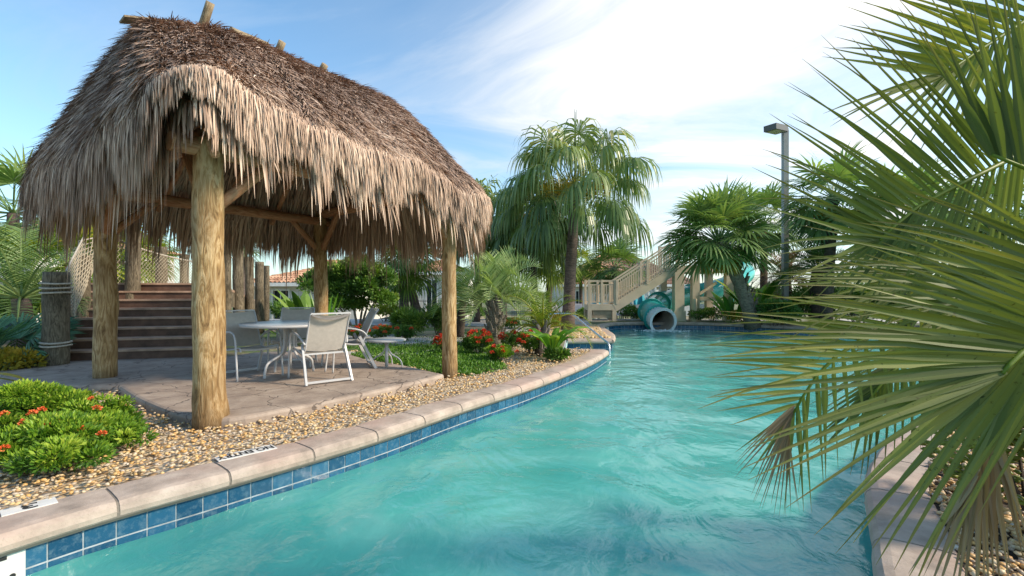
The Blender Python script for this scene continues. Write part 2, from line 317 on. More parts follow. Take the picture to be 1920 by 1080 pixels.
def sheet(name, outer, hole, z, mat):
    loops = [[Vector((p[0], p[1], 0)) for p in outer]]+([[Vector((p[0], p[1], 0)) for p in hole]] if hole else [])
    tri = tessellate_polygon(loops); allp = [p for l in loops for p in l]
    mb = MB(); mb.add([(p.x, p.y, z) for p in allp], np.array([list(x)[::-1] if (allp[x[1]]-allp[x[0]]).cross(allp[x[2]]-allp[x[0]]).z < 0 else list(x) for x in tri]))
    return mb
outer = [(-70, -25), (70, -25), (70, 22), (-70, 22)]
def offset(line, d):
    line = [np.array(p[:2], float) for p in line]; out = []
    for i, p in enumerate(line):
        a_ = line[max(i-1, 0)]; b_ = line[min(i+1, len(line)-1)]; tt = b_-a_; tt = tt/max(np.linalg.norm(tt), 1e-9); out.append(p+d*np.array([-tt[1], tt[0]]))
    return out
hole = [(float(p[0]), float(p[1])) for p in offset(pool+[pool[0]], .06)[:-1]]
hole[0] = (hole[0][0], -1.56); hole[-1] = (hole[-1][0], -1.56)
mb = sheet('ground', outer, hole, ZG-.05, 'ground')
far_z = [(22, ZG-.05), (26, -.5), (31, -.9), (60, -.95), (900, -1.0)]
for (y0, z0), (y1, z1) in zip(far_z, far_z[1:]): mb.add([(-70 if y0 < 60 else -900, y0, z0), (70 if y0 < 60 else 900, y0, z0), (900 if y1 > 60 else 70, y1, z1), (-900 if y1 > 60 else -70, y1, z1)], np.array([[0, 1, 2, 3]]))
for sx in (-1, 1): mb.add([(sx*70, -25, ZG-.05), (sx*900, -25, -1), (sx*900, 60, -1), (sx*70, 60, -.95)], np.array([[0, 1, 2, 3] if sx > 0 else [3, 2, 1, 0]]))
mb.add([(-900, -300, -1), (900, -300, -1), (70, -25, ZG-.05), (-70, -25, ZG-.05)], np.array([[0, 1, 2, 3]]))
struct(mb.build('ground', 'ground'))
def far_ground(y):
    for (y0, z0), (y1, z1) in zip(far_z, far_z[1:]):
        if y0 <= y <= y1: return z0+(z1-z0)*(y-y0)/(y1-y0)
    return ZG-.05
# basin
mb = MB(); pp = pool; n = len(pp)
mb.add([(p[0], p[1], -1.5) for p in pp]+[(p[0], p[1], -.12) for p in pp], np.array([[i, i+1, n+i+1, n+i] for i in range(n-1)]+[[n-1, 0, n, 2*n-1]]))
tri = tessellate_polygon([ring(pp)]); mb.add([(p[0], p[1], -1.45) for p in pp], np.array([list(x) for x in tri]))
struct(mb.build('pool_basin', 'pool_plaster'))
# water surface grid
xs = np.arange(-6, 20, .09); ys = np.arange(-1.6, 20, .09); XX, YY = np.meshgrid(xs, ys)
def wav(X, Y):
    z = np.zeros_like(X)
    for k in range(16):
        a_ = rs.uniform(0, 2*math.pi); l_ = rs.uniform(.35, 1.6); z += .0022*l_*np.sin(2*math.pi/l_*(X*math.cos(a_)+Y*math.sin(a_))+rs.uniform(0, 6)+.8*np.sin(.9*X+1.1*Y+k))
    return z
ZZ = ZW+wav(XX, YY)
cell = inside(pool, (XX[:-1, :-1]+.045).ravel(), (YY[:-1, :-1]+.045).ravel()).reshape(len(ys)-1, len(xs)-1)
gr = cell.copy(); gr[1:] |= cell[:-1]; gr[:-1] |= cell[1:]; gr[:, 1:] |= cell[:, :-1]; gr[:, :-1] |= cell[:, 1:]
jj, ii = np.nonzero(gr); nx = len(xs); q0 = jj*nx+ii
fc = np.stack([q0, q0+1, q0+nx+1, q0+nx], 1); used, inv = np.unique(fc, return_inverse=True)
mb = MB(); mb.add(np.stack([XX.ravel()[used], YY.ravel()[used], ZZ.ravel()[used]], 1), inv.reshape(-1, 4)); struct(mb.build('water', 'water', smooth=True))
# walls: grout backing, tiles, coping
def resample(line, step):
    P = np.array([(p[0], p[1]) for p in line], float); d = np.linalg.norm(np.diff(P, axis=0), axis=1); s_ = np.concatenate([[0], np.cumsum(d)]); n = max(1, int(round(s_[-1]/step)))
    u = np.linspace(0, s_[-1], n+1); return np.stack([np.interp(u, s_, P[:, 0]), np.interp(u, s_, P[:, 1])], 1)
tiles = MB(); grout = MB(); cop = MB(); mort = MB()
PROF = [(-.045, -.205), (-.062, -.185), (-.066, -.155), (-.055, -.120), (-.03, -.098), (.01, -.090), (.10, -.088), (.20, -.088), (.27, -.093), (.285, -.11), (.285, -.2)]
def do_edge(line, side, coping=True, gap=.008, step=.155, stone=.62):
    """side=+1: the water is to the right of the direction of travel (land to the left)"""
    P = resample(line, step); n = len(P)
    for i in range(n-1):
        a_, b_ = P[i], P[i+1]; d_ = b_-a_; L_ = np.linalg.norm(d_); d_ = d_/L_; w_ = np.array([d_[1], -d_[0]])*side
        g0 = a_+w_*.004; g1 = b_+w_*.004
        grout.add([(*g0, -.55), (*g1, -.55), (*g1, -.19), (*g0, -.19)], np.array([[0, 1, 2, 3]]))
        for z0, z1 in ((-.332, -.205), (-.48, -.342)):
            t0 = a_+d_*.004+w_*.009; t1 = b_-d_*.004+w_*.009
            tiles.add([(*t0, z0), (*t1, z0), (*t1, z1), (*t0, z1)], np.array([[0, 1, 2, 3]]), rs.rand())
    if not coping: return
    ns = max(1, int(round(len(P)*step/stone))); Q = resample(line, stone); sub = 5
    fine = resample(line, stone/sub); k = 0; m_ = len(fine)
    tang = unit(np.gradient(fine, axis=0)); land = np.stack([-tang[:, 1], tang[:, 0]], 1)*side
    for s0 in range(0, m_-1, sub):
        s1 = min(s0+sub, m_-1); V = []; np_ = len(PROF)
        for i in range(s0, s1+1):
            sh = tang[i]*(gap if i == s0 else (-gap if i == s1 else 0)); sk = .012 if i in (s0, s1) else 0
            for (u, z) in PROF:
                p = fine[i]+sh+land[i]*(u*(1 if u > 0 else (1-sk*8))); V.append((p[0], p[1], z-(sk*.5 if z > -.13 else 0)))
        nn_ = s1-s0+1
        Fq = [[i*np_+j, (i+1)*np_+j, (i+1)*np_+j+1, i*np_+j+1] for i in range(nn_-1) for j in range(np_-1)]
        cop.add(V, [np.array(Fq), list(range(np_)), [(nn_-1)*np_+j for j in range(np_)][::-1]])
    V = []
    for i in range(m_):
        for (u, z) in PROF: p = fine[i]+land[i]*(u if u > 0 else u*.86); V.append((p[0], p[1], z-.012))
    np_ = len(PROF); mort.add(V, np.array([[i*np_+j, (i+1)*np_+j, (i+1)*np_+j+1, i*np_+j+1] for i in range(m_-1) for j in range(np_-1)]))
do_edge(left_edge, 1)
do_edge([left_edge[-1], notch[0], notch[1]], 1, step=.15, stone=.7)
do_edge([notch[1], notch[2]], 1, False); do_edge([notch[2], notch[3]], 1, step=.16, stone=.9)
do_edge([notch[3]]+list(far), 1, stone=1.2); do_edge([far[-1]]+[np.array(p) for p in rt], 1, stone=.75)
struct(grout.build('pool_wall', 'grout')); struct(tiles.build('pool_tile_band', 'tile')); struct(cop.build('pool_coping', 'coping', smooth=False)); struct(mort.build('coping_mortar', 'mortar'))
# entry step under water
mb = MB(); mb.prism([tuple(notch[0]), tuple(notch[1]), tuple(notch[2]), tuple(notch[3])], -.9, -.42); struct(mb.build('pool_step', 'pool_plaster'))
# gravel beds (sheet and stones)
lo = offset(left_edge, .27)
bedL = [tuple(p) for p in lo if p[1] > -1]+[tuple(G(1056, 652, ZG).to_2d()), tuple(G(1000, 632, ZG).to_2d()), tuple(G(900, 660, ZG).to_2d()), tuple(G(690, 655, ZG).to_2d()), (-5.0, 8.4), (-7.6, 7.2), (-9, 5), (-8, -1)]
struct(sheet('g', bedL, None, ZG-.035, 'x').build('gravel_ground', 'gravel_bed'))
isl = [tuple(offset([notch[2], notch[3]], .3)[0])]+[tuple(offset([notch[2], notch[3]], .3)[1]), tuple((far[4]+np.array([-.3, .0]))), tuple(G(1120, 610, ZG).to_2d()), tuple(G(1010, 608, ZG).to_2d()), tuple(G(1000, 628, ZG).to_2d())]
struct(sheet('g', isl, None, ZG-.03, 'x').build('gravel_ground', 'gravel_bed'))
ro = offset([np.array(p) for p in rt], .28)
bedR = [tuple(p) for p in ro[25:]]+[(6, -1.5), (6, 3.2)]+[tuple(p) for p in ro[25:26]]
bedR = [tuple(p) for p in ro if p[1] < 6.5 and p[0] < 7]+[(7.5, -1.5), (7.5, 6.0)]
struct(sheet('g', bedR, None, ZG-.035, 'x').build('gravel_ground', 'soil'))
ICO_V = None
def ico():
    p = (1+5**.5)/2; V = np.array([(-1, p, 0), (1, p, 0), (-1, -p, 0), (1, -p, 0), (0, -1, p), (0, 1, p), (0, -1, -p), (0, 1, -p), (p, 0, -1), (p, 0, 1), (-p, 0, -1), (-p, 0, 1)], float); V = unit(V)
    Fc = np.array([(0, 11, 5), (0, 5, 1), (0, 1, 7), (0, 7, 10), (0, 10, 11), (1, 5, 9), (5, 11, 4), (11, 10, 2), (10, 7, 6), (7, 1, 8), (3, 9, 4), (3, 4, 2), (3, 2, 6), (3, 6, 8), (3, 8, 9), (4, 9, 5), (2, 4, 11), (6, 2, 10), (8, 6, 7), (9, 8, 1)]); return V, Fc
IV, IF = ico()
def blobs(mb, C, rad, rnd, squash=.6, elong=.35):
    n = len(C); V = np.broadcast_to(IV, (n, 12, 3))*(1+rs.uniform(-.16, .16, (n, 12, 1)))
    sc = np.stack([1+rs.uniform(0, elong, n), np.ones(n)-rs.uniform(0, elong*.5, n), squash*(1+rs.uniform(-.25, .25, n))], 1)[:, None, :]
    V = V*sc*rad[:, None, None]; a_ = rs.uniform(0, 6.283, n); ti = rs.uniform(-.4, .4, n)
    x, y, z = V[..., 0], V[..., 1], V[..., 2]; x, z = x*np.cos(ti)[:, None]-z*np.sin(ti)[:, None], x*np.sin(ti)[:, None]+z*np.cos(ti)[:, None]
    x, y = x*np.cos(a_)[:, None]-y*np.sin(a_)[:, None], x*np.sin(a_)[:, None]+y*np.cos(a_)[:, None]
    V = np.stack([x, y, z], -1)+C[:, None, :]
    mb.add(V.reshape(-1, 3), (IF[None]+12*np.arange(n)[:, None, None]).reshape(-1, 3), np.repeat(rnd, 12))
patio_px = [(225, 724), (265, 748), (345, 777), (430, 783), (560, 761), (700, 733), (800, 710), (832, 701), (760, 685), (690, 674), (655, 663), (600, 655), (480, 660), (430, 668)]
patio = [tuple(G(x, y, 0).to_2d()) for x, y in patio_px]+[(-5.6, 8.9), (-7.6, 8.2), (-14, 8.2), (-14, 7.3)]+[tuple(G(x, y, 0).to_2d()) for x, y in [(0, 689), (0, 717), (100, 721)]]
patio = [tuple(map(float, p)) for p in patio]
grass_px = [(655, 668), (700, 676), (765, 687), (826, 702), (880, 702), (950, 690), (930, 668), (850, 652), (760, 652), (690, 655)]
grass = [tuple(G(x, y, ZG).to_2d()) for x, y in grass_px]
def pebbles(poly, n, rmin, rmax, excl, z=ZG-.03, dens=None):
    P = np.array([(p[0], p[1]) for p in poly]); lo_, hi_ = P.min(0), P.max(0); X = rs.uniform(lo_[0], hi_[0], n); Y = rs.uniform(lo_[1], hi_[1], n)
    k = inside(poly, X, Y)
    for e in excl: k &= ~inside(e, X, Y)
    if dens is not None: k &= rs.rand(n) < dens(X, Y)
    X, Y = X[k], Y[k]; r_ = rs.uniform(rmin, rmax, len(X))*np.clip(.62+Y*.05, .7, 1.5); return X, Y, r_
mb = MB()
X, Y, r_ = pebbles(bedL, 330000, .010, .023, [patio, grass], dens=lambda X, Y: np.clip(1.5/np.maximum(Y, .8)**1.35, 0, 1)*(np.abs(X/np.maximum(Y, .1)) < 1.16)*(Y > 1.4))
blobs(mb, np.stack([X, Y, ZG-.02+rs.uniform(0, .04, len(X))], 1), r_, rs.beta(1.6, 1.4, len(X)))
tag(mb.build('gravel', 'pebble', smooth=True), 'tan and amber river gravel between the coping and the hut patio', 'gravel', kind='stuff')
mb = MB()
X, Y, r_ = pebbles(isl, 9000, .03, .045, []); blobs(mb, np.stack([X, Y, ZG-.02+rs.uniform(0, .02, len(X))], 1), r_, rs.beta(1.6, 1.4, len(X)))
tag(mb.build('gravel', 'pebble', smooth=True), 'tan gravel round the tall palm beyond the entry steps', 'gravel', kind='stuff')
mb = MB()
X, Y, r_ = pebbles(bedR, 60000, .012, .03, [], dens=lambda X, Y: (X/np.maximum(Y, .1) < 1.25)*.9*(Y > 1)); blobs(mb, np.stack([X, Y, ZG-.03+rs.uniform(0, .03, len(X))], 1), r_, rs.beta(1.2, 2.2, len(X)))
tag(mb.build('gravel', 'pebble', smooth=True), 'darker gravel under the near palm on the right bank', 'gravel', kind='stuff')
# patio slab with a rounded lip
def slab(poly, z1, z0, lip=.03):
    mb = MB(); area = sum(poly[i][0]*poly[(i+1) % len(poly)][1]-poly[(i+1) % len(poly)][0]*poly[i][1] for i in range(len(poly))); s_ = 1 if area > 0 else -1
    rings = []
    for dd, z in ((0, z0), (0, z1-lip), (lip*.3, z1-lip*.3), (lip, z1)):
        o_ = offset([poly[-1]]+list(poly)+[poly[0]], dd*s_)[1:-1]; rings.append([(p[0], p[1], z) for p in o_])
    n = len(poly); V = [q for r__ in rings for q in r__]
    mb.add(V, np.array([[k*n+i, k*n+(i+1) % n, (k+1)*n+(i+1) % n, (k+1)*n+i] for k in range(3) for i in range(n)]))
    tri = tessellate_polygon([[Vector(q) for q in rings[-1]]]); mb.add(rings[-1], np.array([list(x) for x in tri])); return mb
def dense(poly, k=4):
    P = smooth_line([*poly[:8]], k); return [tuple(p) for p in P]+list(poly[8:])
struct(slab(dense(patio), 0.0, -.2, .035).build('patio', 'patio'))
for P_ in ([(560, 664), (700, 668), (800, 663), (860, 655), (860, 651), (800, 657), (700, 661), (560, 657)], [(640, 640), (760, 645), (850, 640), (1000, 650), (1050, 640), (990, 612), (930, 612), (960, 628), (850, 628), (760, 628), (640, 628)]):
    struct(slab([tuple(G(x, y, ZG).to_2d()) for x, y in P_], ZG+.01, -.2, .01).build('path', 'concrete'))
struct(slab([(3.0, 17.3), (3.2, 20.3), (6, 21.2), (12, 20.2), (24, 17), (24, 21.9), (-12, 21.9), (-12, 19)], ZC-.01, -.3, .01).build('pool_deck', 'concrete'))
struct(slab([(4.9, 4.55), (6.9, 5.75), (9.4, 6.9), (14, 7.8), (14, 6.4), (8, 4.9), (5.6, 3.6)], ZG+.005, -.2, .01).build('path', 'concrete'))
# ---------------------------------------------------------------- signs on the coping
def text_mesh(txt, size, bold=.012):
    c_ = bpy.data.curves.new('lettering', 'FONT'); c_.body = txt; c_.size = size; c_.extrude = .0012; c_.offset = bold*size; c_.align_x = 'CENTER'; c_.align_y = 'CENTER'; c_.resolution_u = 4
    o_ = bpy.data.objects.new('tmp', c_); COL.objects.link(o_); dg = bpy.context.evaluated_depsgraph_get(); me = bpy.data.meshes.new_from_object(o_.evaluated_get(dg)); bpy.data.objects.remove(o_)
    V = np.array([v.co for v in me.vertices]); mb = MB(); mb.add(V, [list(p.vertices) for p in me.polygons]); return mb, V
def plate(name, c, xax, zup, w, h, txt, label, size, sx=1.0, thick=.006):
    xax = Vector(xax).normalized(); zup = Vector(zup).normalized(); yax = zup.cross(xax)
    t_ = thing(name, c, label, 'sign'); mb = MB(); mb.box(c, (w, h, thick), (xax, yax, zup)); mb.build('plate', 'sign_plate', t_)
    if txt:
        tm, V = text_mesh(txt, size); V = V*np.array([sx, 1, 1]); Wd = np.array(c)+V[:, :1]*np.array(xax)+V[:, 1:2]*np.array(yax)+(V[:, 2:3]+thick/2+.002)*np.array(zup)
        tm.v = [Wd]; tm.build('lettering', 'lettering', t_)
a_ = G(408, 862, ZC+.004); b_ = G(515, 838, ZC+.004); c_ = (a_+b_)/2; d_ = (a_-b_)
fwd = Vector((-d_.y, d_.x, 0)).normalized()
plate('no_entry_sign', tuple(c_+Vector((-.012, .010, .0))), tuple(d_), (0, 0, 1), .42, .13, 'NO ENTRY', 'upside-down NO ENTRY marker plate set in the coping', .115, .70)
a_ = G(5, 962, ZC+.004); b_ = G(102, 938, ZC+.004); c_ = (a_+b_)/2; d_ = a_-b_
plate('depth_marker', tuple(c_), tuple(d_), (0, 0, 1), .235, .115, '3', 'pale coping plate with an upside-down number 3', .12, 1.5)
c2 = Vector(c_)+d_.normalized()*.245
plate('depth_marker', tuple(c2), tuple(d_), (0, 0, 1), .235, .115, 'FT', 'pale coping plate cut by the photo edge beside the 3', .12, 1.2)
i_ = min(range(len(left_edge)), key=lambda k: abs(960+left_edge[k][0]/max(left_edge[k][1], .1)*900-38) if left_edge[k][1] > .5 else 1e9)
wp = np.array(left_edge[i_]); td = unit(np.array(left_edge[i_+1])-wp); wn_ = np.array([td[1], -td[0]]); wc = wp-td*.085+wn_*.014
plate('depth_marker', (wc[0], wc[1], -.30), (td[0], td[1], 0), (wn_[0], wn_[1], 0), .30, .20, 'FT.', 'white tile depth marker on the pool wall above the water', .185, 1.0)
fm = far[9]; plate('depth_marker', (fm[0]-.3, fm[1]-.03, -.27), (1, 0, 0), (0, -1, 0), .8, .12, '3 FT', 'small white depth marker on the far pool wall near the slide', .12, 1.6)
# ---------------------------------------------------------------- vegetation generators
def leaves(mb, C, D, size, w=.45, rnd=None, fold=0.12):
    """C centres, D directions: one diamond leaf each"""
    n = len(C); D = unit(D); up = unit(rs.normal(0, 1, (n, 3))+np.array([0, 0, .8])); Sd = unit(np.cross(D, up)); N = np.cross(Sd, D); L = size*(rs.uniform(.7, 1.25, n))[:, None]
    V = np.stack([C, C+D*L*.5+Sd*L*w*.5-N*L*fold, C+D*L-N*L*.1, C+D*L*.5-Sd*L*w*.5-N*L*fold], 1)
    r_ = rs.rand(n) if rnd is None else np.clip(rnd+rs.normal(0, .12, n), 0, 1)
    k = 4*np.arange(n)[:, None]; mb.add(V.reshape(-1, 3), np.concatenate([k+np.array([[0, 1, 2]]), k+np.array([[0, 2, 3]])]), np.repeat(r_, 4))
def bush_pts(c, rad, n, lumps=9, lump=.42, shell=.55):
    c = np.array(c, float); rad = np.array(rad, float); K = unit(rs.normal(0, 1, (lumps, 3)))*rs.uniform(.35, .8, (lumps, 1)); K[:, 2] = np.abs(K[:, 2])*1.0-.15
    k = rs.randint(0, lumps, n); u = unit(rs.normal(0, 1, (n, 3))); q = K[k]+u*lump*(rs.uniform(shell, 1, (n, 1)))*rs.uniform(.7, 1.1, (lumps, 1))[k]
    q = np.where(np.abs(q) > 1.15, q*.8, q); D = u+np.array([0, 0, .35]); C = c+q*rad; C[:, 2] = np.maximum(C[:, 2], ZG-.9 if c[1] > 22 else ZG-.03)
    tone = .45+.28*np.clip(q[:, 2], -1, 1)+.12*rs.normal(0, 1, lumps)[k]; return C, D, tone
def flower_heads(parent, pts, size, mat):
    for p in pts:
        mb = MB(); n = 60; u = unit(rs.normal(0, 1, (n, 3))); u[:, 2] = np.abs(u[:, 2]); leaves(mb, np.array(p)+u*size*.55, u+rs.normal(0, .4, (n, 3)), size*.55, .7); mb.build('flower', mat, parent)
def shrub(name, base, rad, n, leaf, mat, label, cat='shrub', group=None, flowers=0, fm='petal_red', fs=.05, w=.45, lumps=10, stems=6):
    base = Vector(base); t_ = thing(name, base, label, cat, group); c = np.array(base)+np.array([0, 0, rad[2]*.75]); mb = MB()
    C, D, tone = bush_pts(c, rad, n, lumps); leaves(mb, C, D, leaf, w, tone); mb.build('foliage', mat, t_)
    if flowers:
        pts = []
        for k in range(flowers):
            a_ = rs.uniform(0, 6.28); e = rs.uniform(.1, 1.3); d_ = np.array([math.cos(a_)*math.cos(e), -abs(math.sin(a_))*math.cos(e), math.sin(e)]); pts.append(c+d_*np.array(rad)*.95)
        flower_heads(t_, pts, fs, fm)
    if stems:
        mb = MB()
        for k in range(stems):
            a_ = rs.uniform(0, 6.28); mb.tube([base+Vector((.1*rad[0]*math.cos(a_), .1*rad[1]*math.sin(a_), -.02)), base+Vector((.3*rad[0]*math.cos(a_), .3*rad[1]*math.sin(a_), rad[2]*.6)), base+Vector((.5*rad[0]*math.cos(a_), .5*rad[1]*math.sin(a_), rad[2]*1.1))], [.02*rad[2]+.006, .012*rad[2]+.004, .004], 5)
        mb.build('stem', 'bark_brown', t_)
    return t_
def strips(mb, P0, D0, S0, L, prof, droop, rnd, fold=0.0, power=1.0, curl=None):
    """many blades at once. P0 (n,3) start, D0 dir, S0 side dir, L (n,) length, prof (m,2): t, half width in metres*(n,) ; droop (n,) per unit length"""
    n = len(P0); m_ = len(prof); P = P0.copy(); D = unit(D0); V = []
    for k, (t_, hw) in enumerate(prof):
        if k:
            dt = t_-prof[k-1][0]; D = unit(D+np.array([0, 0, -1.0])*(droop*dt*(t_**power)*2.2)[:, None]); P = P+D*(L*dt)[:, None]
        S_ = unit(S0-D*np.sum(S0*D, 1)[:, None]); N = np.cross(S_, D); w_ = hw*np.ones(n) if not callable(hw) else hw
        if fold: V += [P-S_*w_[:, None], P+N*(w_*fold)[:, None], P+S_*w_[:, None]]
        else: V += [P-S_*w_[:, None], P+S_*w_[:, None]]
    q = 3 if fold else 2; V = np.stack(V, 1).reshape(-1, 3); base = (np.arange(n)*m_*q)[:, None]; fs = []
    for k in range(m_-1):
        for j in range(q-1): fs.append(base+np.array([[k*q+j, k*q+j+1, (k+1)*q+j+1, (k+1)*q+j]]))
    mb.add(V, np.concatenate(fs), np.repeat(rnd, m_*q)); return P
def fan_leaf(mb, hub, d, n_, L, nseg=34, spread=125, droop=.35, fuse=.38, rnd=.5, fold=.35, power=1.0, costa=.22, hw=.5, jit=.05):
    """a fan palm leaf: hub, forward direction d, blade normal n_"""
    hub = np.array(hub, float); d = unit(np.array(d, float)); n_ = np.array(n_, float); n_ = unit(n_-d*np.dot(n_, d)); s_ = np.cross(n_, d)
    th = np.linspace(-R(spread), R(spread), nseg)+rs.normal(0, .012, nseg); dth = 2*R(spread)/nseg
    D = np.cos(th)[:, None]*d+np.sin(th)[:, None]*s_; Sd = -np.sin(th)[:, None]*d+np.cos(th)[:, None]*s_
    off = (costa*L*np.clip(np.cos(th/2)**2-.15, 0, 1))[:, None]*d+np.array([0, 0, -1])*(costa*L*.25*np.clip(np.cos(th/2), 0, 1)**2)[:, None]*droop
    Ls = L*(.72+.28*np.cos(th*.62))*rs.uniform(1-jit, 1+jit, nseg); P0 = hub+off*.8; D = unit(D+n_*.10*rs.normal(0, .5, (nseg, 1))+n_*.16*np.abs(np.sin(th))[:, None])
    wf = L*fuse*dth*hw*1.06
    prof = [(0, wf*.12), (fuse*.5, wf*.55), (fuse, wf), (fuse+(1-fuse)*.35, wf*.80), (fuse+(1-fuse)*.72, wf*.42), (1.0, wf*.05)]
    strips(mb, P0, D, Sd, Ls, prof, np.full(nseg, droop)*rs.uniform(.8, 1.25, nseg), np.clip(rnd+rs.normal(0, .13, nseg), 0, 1), fold, power)
def fan_palm(name, base, hub, R_, nleaf, label, mat='leaf_palm', trunk_r=.17, bark_='bark_brown', droop=.4, nseg=26, emin=-50, emax=80, pet=.45, L=None, group=None, power=1.0, fuse=.38, boots=False, skirt=None, hwf=.5, spike=0, lean=None, tone=.0, cat='palm tree', fold=0.0, fruit=0):
    base = Vector(base); hub = Vector(hub); t_ = thing(name, base, label, cat, group); mb = MB(); pts = []
    for k in range(9):
        u = k/8; p = base.lerp(hub, u); sag = math.sin(u*math.pi)*(lean or 0); pts.append((p.x-sag, p.y, p.z+(-sag*.3)))
    pts[0] = (pts[0][0], pts[0][1], pts[0][2]-.1)
    mb.tube(pts, [trunk_r*(1.3 if k == 0 else 1.08-.25*k/8)*(1.15 if boots and k > 5 else 1) for k in range(9)], 14, wob=.06); tr = mb.build('trunk', bark_, t_, smooth=True)
    if boots:
        mb = MB(); nb = 64
        for k in range(nb):
            u = .04+.92*k/nb; q = k*8*len(pts)/8; f = u*8; i = min(7, int(f)); p = np.array(pts[i])*(1-(f-i))+np.array(pts[i+1])*(f-i); a_ = k*2.4; r0 = trunk_r*.9; dr = np.array([math.cos(a_), math.sin(a_), 0])
            mb.bar(p+dr*r0*.9+np.array([0, 0, -.05]), p+dr*(r0+.13)+np.array([0, 0, .30]), .11, .035, rnd=rs.rand())
        mb.build('leaf_boots', 'bark_boot', t_)
    L = L or R_*.62; mb = MB(); pm = MB()
    for k in range(nleaf):
        az = k*2.39996+rs.uniform(-.2, .2); e = emax+(emin-emax)*((k+.5)/nleaf)**.85; e = R(e+rs.uniform(-6, 6))
        d = np.array([math.cos(az)*math.cos(e), math.sin(az)*math.cos(e), math.sin(e)]); pl = (R_-L*.75)*rs.uniform(.8, 1.15)
        h0 = np.array(hub); h1 = h0+d*pl*.6+np.array([0, 0, .02]); dd = unit(d+np.array([0, 0, -.25*pet])); h2 = h1+dd*pl*.45
        pm.tube([h0, h1, h2], [.022, .016, .012], 4, False, rnd=.5)
        nn_ = unit(np.array([0, 0, 1.0])*math.cos(e)+np.array([-math.cos(az)*math.sin(e), -math.sin(az)*math.sin(e), 0])); nn_ = unit(nn_+rs.normal(0, .25, 3))
        fan_leaf(mb, h2, unit(dd+np.array([0, 0, -.15])), nn_, L*rs.uniform(.85, 1.12), nseg, 115, droop, fuse, np.clip(.62-.4*k/nleaf+tone+rs.normal(0, .08), 0, 1), fold, power, hw=hwf)
    if spike:
        for k in range(3): mb.tube([np.array(hub), np.array(hub)+np.array([rs.uniform(-.05, .05), rs.uniform(-.05, .05), spike*rs.uniform(.7, 1)])], [.03, .005], 4, rnd=.4)
    mb.build('crown', mat, t_); pm.build('leaf_stalks', mat, t_)
    if skirt:
        mb = MB()
        for k in range(skirt):
            az = k*2.4; d = np.array([math.cos(az)*.5, math.sin(az)*.5, -.8]); fan_leaf(mb, np.array(hub)+d*R_*.22, d, np.array([math.cos(az), math.sin(az), .5]), L*.7, 16, 70, .5, fuse, rs.rand())
        mb.build('dead_skirt', 'leaf_gold', t_)
    if fruit:
        mb = MB()
        for k in range(fruit):
            az = k*2.4; d = np.array([math.cos(az), math.sin(az), .25]); n = 260; u = np.array(hub)+d*R_*.28*rs.uniform(.3, 1.4, (n, 1))+rs.normal(0, R_*.05, (n, 3)); leaves(mb, u, rs.normal(0, 1, (n, 3)), .10, .35)
        mb.build('flower_stalk', 'leaf_gold', t_)
    return t_
def pinnate(mb, base, d, L, nl=34, arch=1.0, leaf=.35, vee=.5, w=.012, droop=.5, rnd=.5, rachis=None):
    P = np.array(base, float); D = unit(np.array(d, float)); m_ = nl; pts = [P.copy()]; C = []; T = []
    for k in range(m_):
        D = unit(D+np.array([0, 0, -1.0])*arch/m_*(.35+1.4*k/m_)); P = P+D*L/m_; pts.append(P.copy())
        if k > m_*.14: C.append(P.copy()); T.append(D.copy())
    C = np.array(C); T = np.array(T); n = len(C); side = unit(np.cross(T, np.array([0, 0, 1.0]))); up = np.cross(side, T); u = np.linspace(0, 1, n); ll = leaf*(np.sin(np.clip(u*.9+.14, 0, 1)*math.pi)**.6+.15)
    for s_ in (-1, 1):
        dd = side*s_*.9+T*(.45+.5*u[:, None])+up*vee+rs.normal(0, .07, (n, 3))
        strips(mb, C, dd, np.cross(up, unit(dd)), ll*rs.uniform(.85, 1.1, n), [(0, w*.6), (.4, w), (1, w*.08)], np.full(n, droop), np.clip(rnd+rs.normal(0, .12, n), 0, 1))
    (rachis or mb).tube(pts[::3]+[pts[-1]], list(np.linspace(.02, .004, len(pts[::3])+1)*(L/1.2)**.5), 4, False, rnd=.7)
def feather_palm(name, base, hub, L, nf, label, mat='leaf_palm', trunk_r=.14, bark_='bark_brown', emin=-10, emax=80, arch=1.6, leaf=.35, vee=.6, w=.012, droop=.3, boots=0, cat='palm tree', group=None, nl=34, tone=.5, azr=None):
    base = Vector(base); hub = Vector(hub); t_ = thing(name, base, label, cat, group); mb = MB()
    pts = [base+Vector((0, 0, -.08))]+[base.lerp(hub, k/5) for k in range(1, 6)]; mb.tube(pts, [trunk_r*(1.25-.3*k/5) for k in range(6)], 12, wob=.08); mb.build('trunk', bark_, t_, smooth=True)
    if boots:
        mb = MB()
        for k in range(boots):
            az = k*2.4; u = .05+.95*k/boots; p = np.array(base.lerp(hub, u)); dr = np.array([math.cos(az), math.sin(az), 0]); a0 = p+dr*trunk_r*.75; mb.tube([a0, a0+dr*.05+np.array([0, 0, .16]), a0+dr*(.13)+np.array([0, 0, .34])], [.045, .04, .016], 5, rnd=rs.rand())
        mb.build('leaf_boots', 'bark_grey', t_)
    mb = MB()
    for k in range(nf):
        az = k*2.39996+rs.uniform(-.2, .2)
        if azr: az = rs.uniform(*azr)
        e = R(emax+(emin-emax)*((k+.5)/nf)+rs.uniform(-5, 5)); d = (math.cos(az)*math.cos(e), math.sin(az)*math.cos(e), math.sin(e))
        pinnate(mb, hub, d, L*rs.uniform(.85, 1.12), nl, arch*rs.uniform(.8, 1.2), leaf, vee, w, droop, tone+rs.normal(0, .12))
    mb.build('crown', mat, t_); return t_
